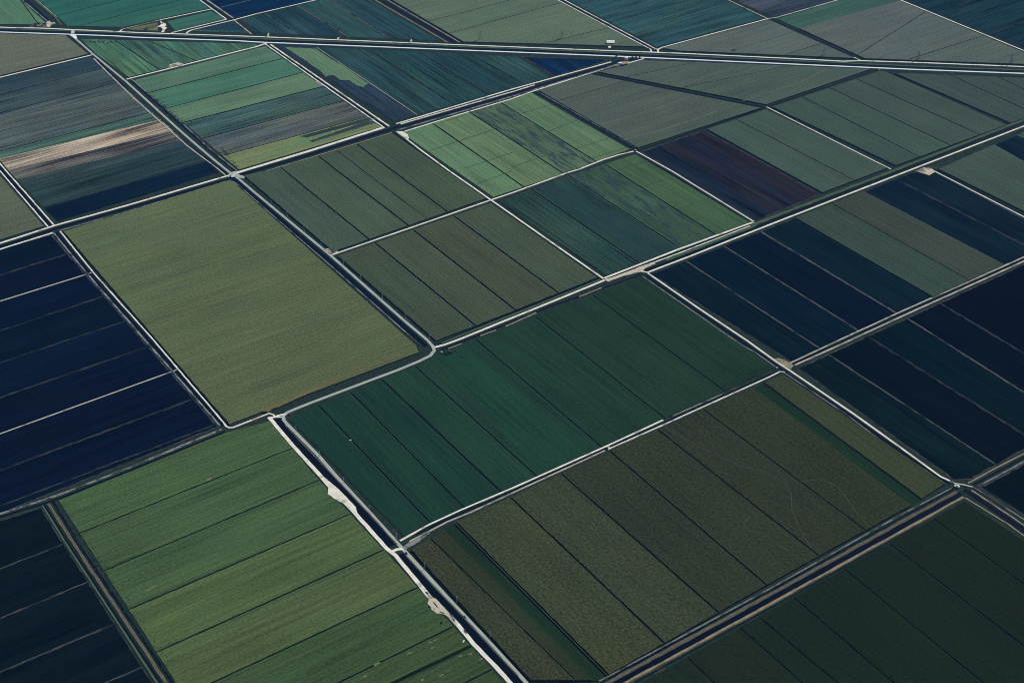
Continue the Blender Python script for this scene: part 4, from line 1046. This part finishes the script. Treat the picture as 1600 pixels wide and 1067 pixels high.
ra = heading((640, 869), (757, 995))
vehicle('black car driving on the paved road beside the brown cane', (726.5, 964.5), ra, 'car_black')
vehicle('dark pickup truck on the paved road by the small canal crossing', (635, 865), ra, 'car_black', 5.6, 2.0, True)
vehicle('white van parked in the bright green field near the bottom', (724.5, 1002.3), .6, 'car_white', 5.2, 2.0, True, .7)

# --- rubble yard
q = random.Random(4)
for k, (p, L_) in enumerate((((681, 945.5), 17), ((691, 957.5), 9), ((671, 947.5), 9), ((667, 926.5), 7), ((705, 962), 10), ((727, 987), 9), ((709, 967.5), 6))):
    g = G(p); a = ra + q.uniform(-.1, .1) if k != 1 else ra + .4
    r = empty('spoil_heap', (g.x, g.y, 1.0), a)
    lb = ['long dark spoil heap in the middle of the rubble yard', 'short dark heap at the lower end of the rubble yard', 'dark heap along the field side of the rubble yard', 'dark heap above the rubble yard', 'dark heap on the bank just below the rubble yard', 'dark heap on the dirt road far below the rubble yard', 'small dark heap at the foot of the rubble yard'][k]
    tag(r, lb, 'heap', 'dark heaps around the rubble yard')
    m_ = MB(); n_ = 14; vv = []; ff = []
    for i in range(n_ + 1):
        t_ = i / n_; hh = (math.sin(math.pi * t_) ** .5) * q.uniform(.8, 1.4); ww = (math.sin(math.pi * t_) ** .5) * q.uniform(.9, 1.4)
        x = (t_ - .5) * L_
        vv += [(x, -ww, 0), (x + q.uniform(-.2, .2), -ww * .5, hh * .8), (x, q.uniform(-.2, .2), hh), (x + q.uniform(-.2, .2), ww * .5, hh * .75), (x, ww, 0)]
    for i in range(n_):
        for j in range(4): ff.append([i * 5 + j, (i + 1) * 5 + j, (i + 1) * 5 + j + 1, i * 5 + j + 1])
    m_.poly(vv, ff).build('mound', 'spoil', r)
    st = MB()
    for _ in range(9):
        st.lathe((q.uniform(-L_ / 2, L_ / 2), q.uniform(-1.8, 1.8), 0), [(q.uniform(.3, .5), 0), (q.uniform(.3, .55), .3), (.15, q.uniform(.45, .7))], 6)
    so = st.build('stones', 'stone', r); so['kind'] = 'stuff'

# --- concrete culvert heads where ditches meet tracks
CUL = [((951, 699.5), 'culvert crossing midway along the track below the deep green field'), ((1176, 347), 'culvert head at the corner of bright green crop and purple soil'), ((1060, 392), 'culvert bridging the ditch by the dark teal field'),
       ((1214, 575), 'culvert head where the deep green field meets the black soil track'), ((885.5, 271), 'culvert head on the cross track by the mottled strip'), ((922, 114.5), 'culvert head at the end of the diagonal ditch'), ((1198, 168.5), 'culvert head at the meeting of the diagonal ditch and white farm track'),
       ((1374, 109.5), 'culvert head under the highway right of centre'), ((734, 175), 'culvert head at the upper end of the mottled strip'), ((993, 235), 'culvert head at the purple soil corner'), ((358, 276.8), 'culvert head at the canal crossroads'), ((391, 311), 'white gauge box on the canal bank below the crossroads'), ((690, 550.5), 'white pump box beside the grey green thicket'), ((547.6, 688.5), 'small white box on a ditch in the deep green field'), ((277.5, 577.5), 'culvert head where the lower white cross road meets the canal'), ((145, 426), 'culvert head where the upper white cross road meets the canal')]


def make_culvert():
    r = empty('culvert')
    MB().box((0, 0, .7), (3.2, 3.0, 1.4)).build('headwall', 'concrete', r)
    MB().bar((-2.2, 0, .5), (2.2, 0, .5), .45, .45, 12).build('pipe', 'steel', r)
    MB().box((0, 0, 2.0), (.5, .5, 1.1)).box((0, 0, 2.6), (1.0, .12, .12)).build('gate_wheel', 'steel', r)
    return r


cv = make_culvert()
for i, (p, lb) in enumerate(CUL):
    o = cv if i == 0 else copy_tree(cv)
    g = G(p); o.location = (g.x, g.y, .2); o.rotation_euler = (0, 0, 1.57 * (i % 2))
    tag(o, lb, 'culvert', 'culverts of the ditch network')


# ------------------------------------------------------------------ haze: the blue air under the aircraft
B_ = 95000.0; z0, z1 = -2.0, H + 60.0
hv = [(-B_, -B_, z0), (B_, -B_, z0), (B_, B_, z0), (-B_, B_, z0), (-B_, -B_, z1), (B_, -B_, z1), (B_, B_, z1), (-B_, B_, z1)]
hf = [[3, 2, 1, 0], [4, 5, 6, 7], [0, 1, 5, 4], [1, 2, 6, 5], [2, 3, 7, 6], [3, 0, 4, 7]]
hm = bpy.data.materials.new('haze'); hm.use_nodes = True
hn = hm.node_tree; hn.nodes.clear()
ho = hn.nodes.new('ShaderNodeOutputMaterial'); pv = hn.nodes.new('ShaderNodeVolumePrincipled')
pv.inputs['Color'].default_value = (.13, .36, 1.0, 1); pv.inputs['Density'].default_value = 1.55e-5
pv.inputs['Anisotropy'].default_value = 0.0
hn.links.new(pv.outputs[0], ho.inputs['Volume'])
hz = obj('haze', hv, hf, hm)
tag(hz, 'thin blue haze filling the air over the fields', 'haze', kind='stuff')
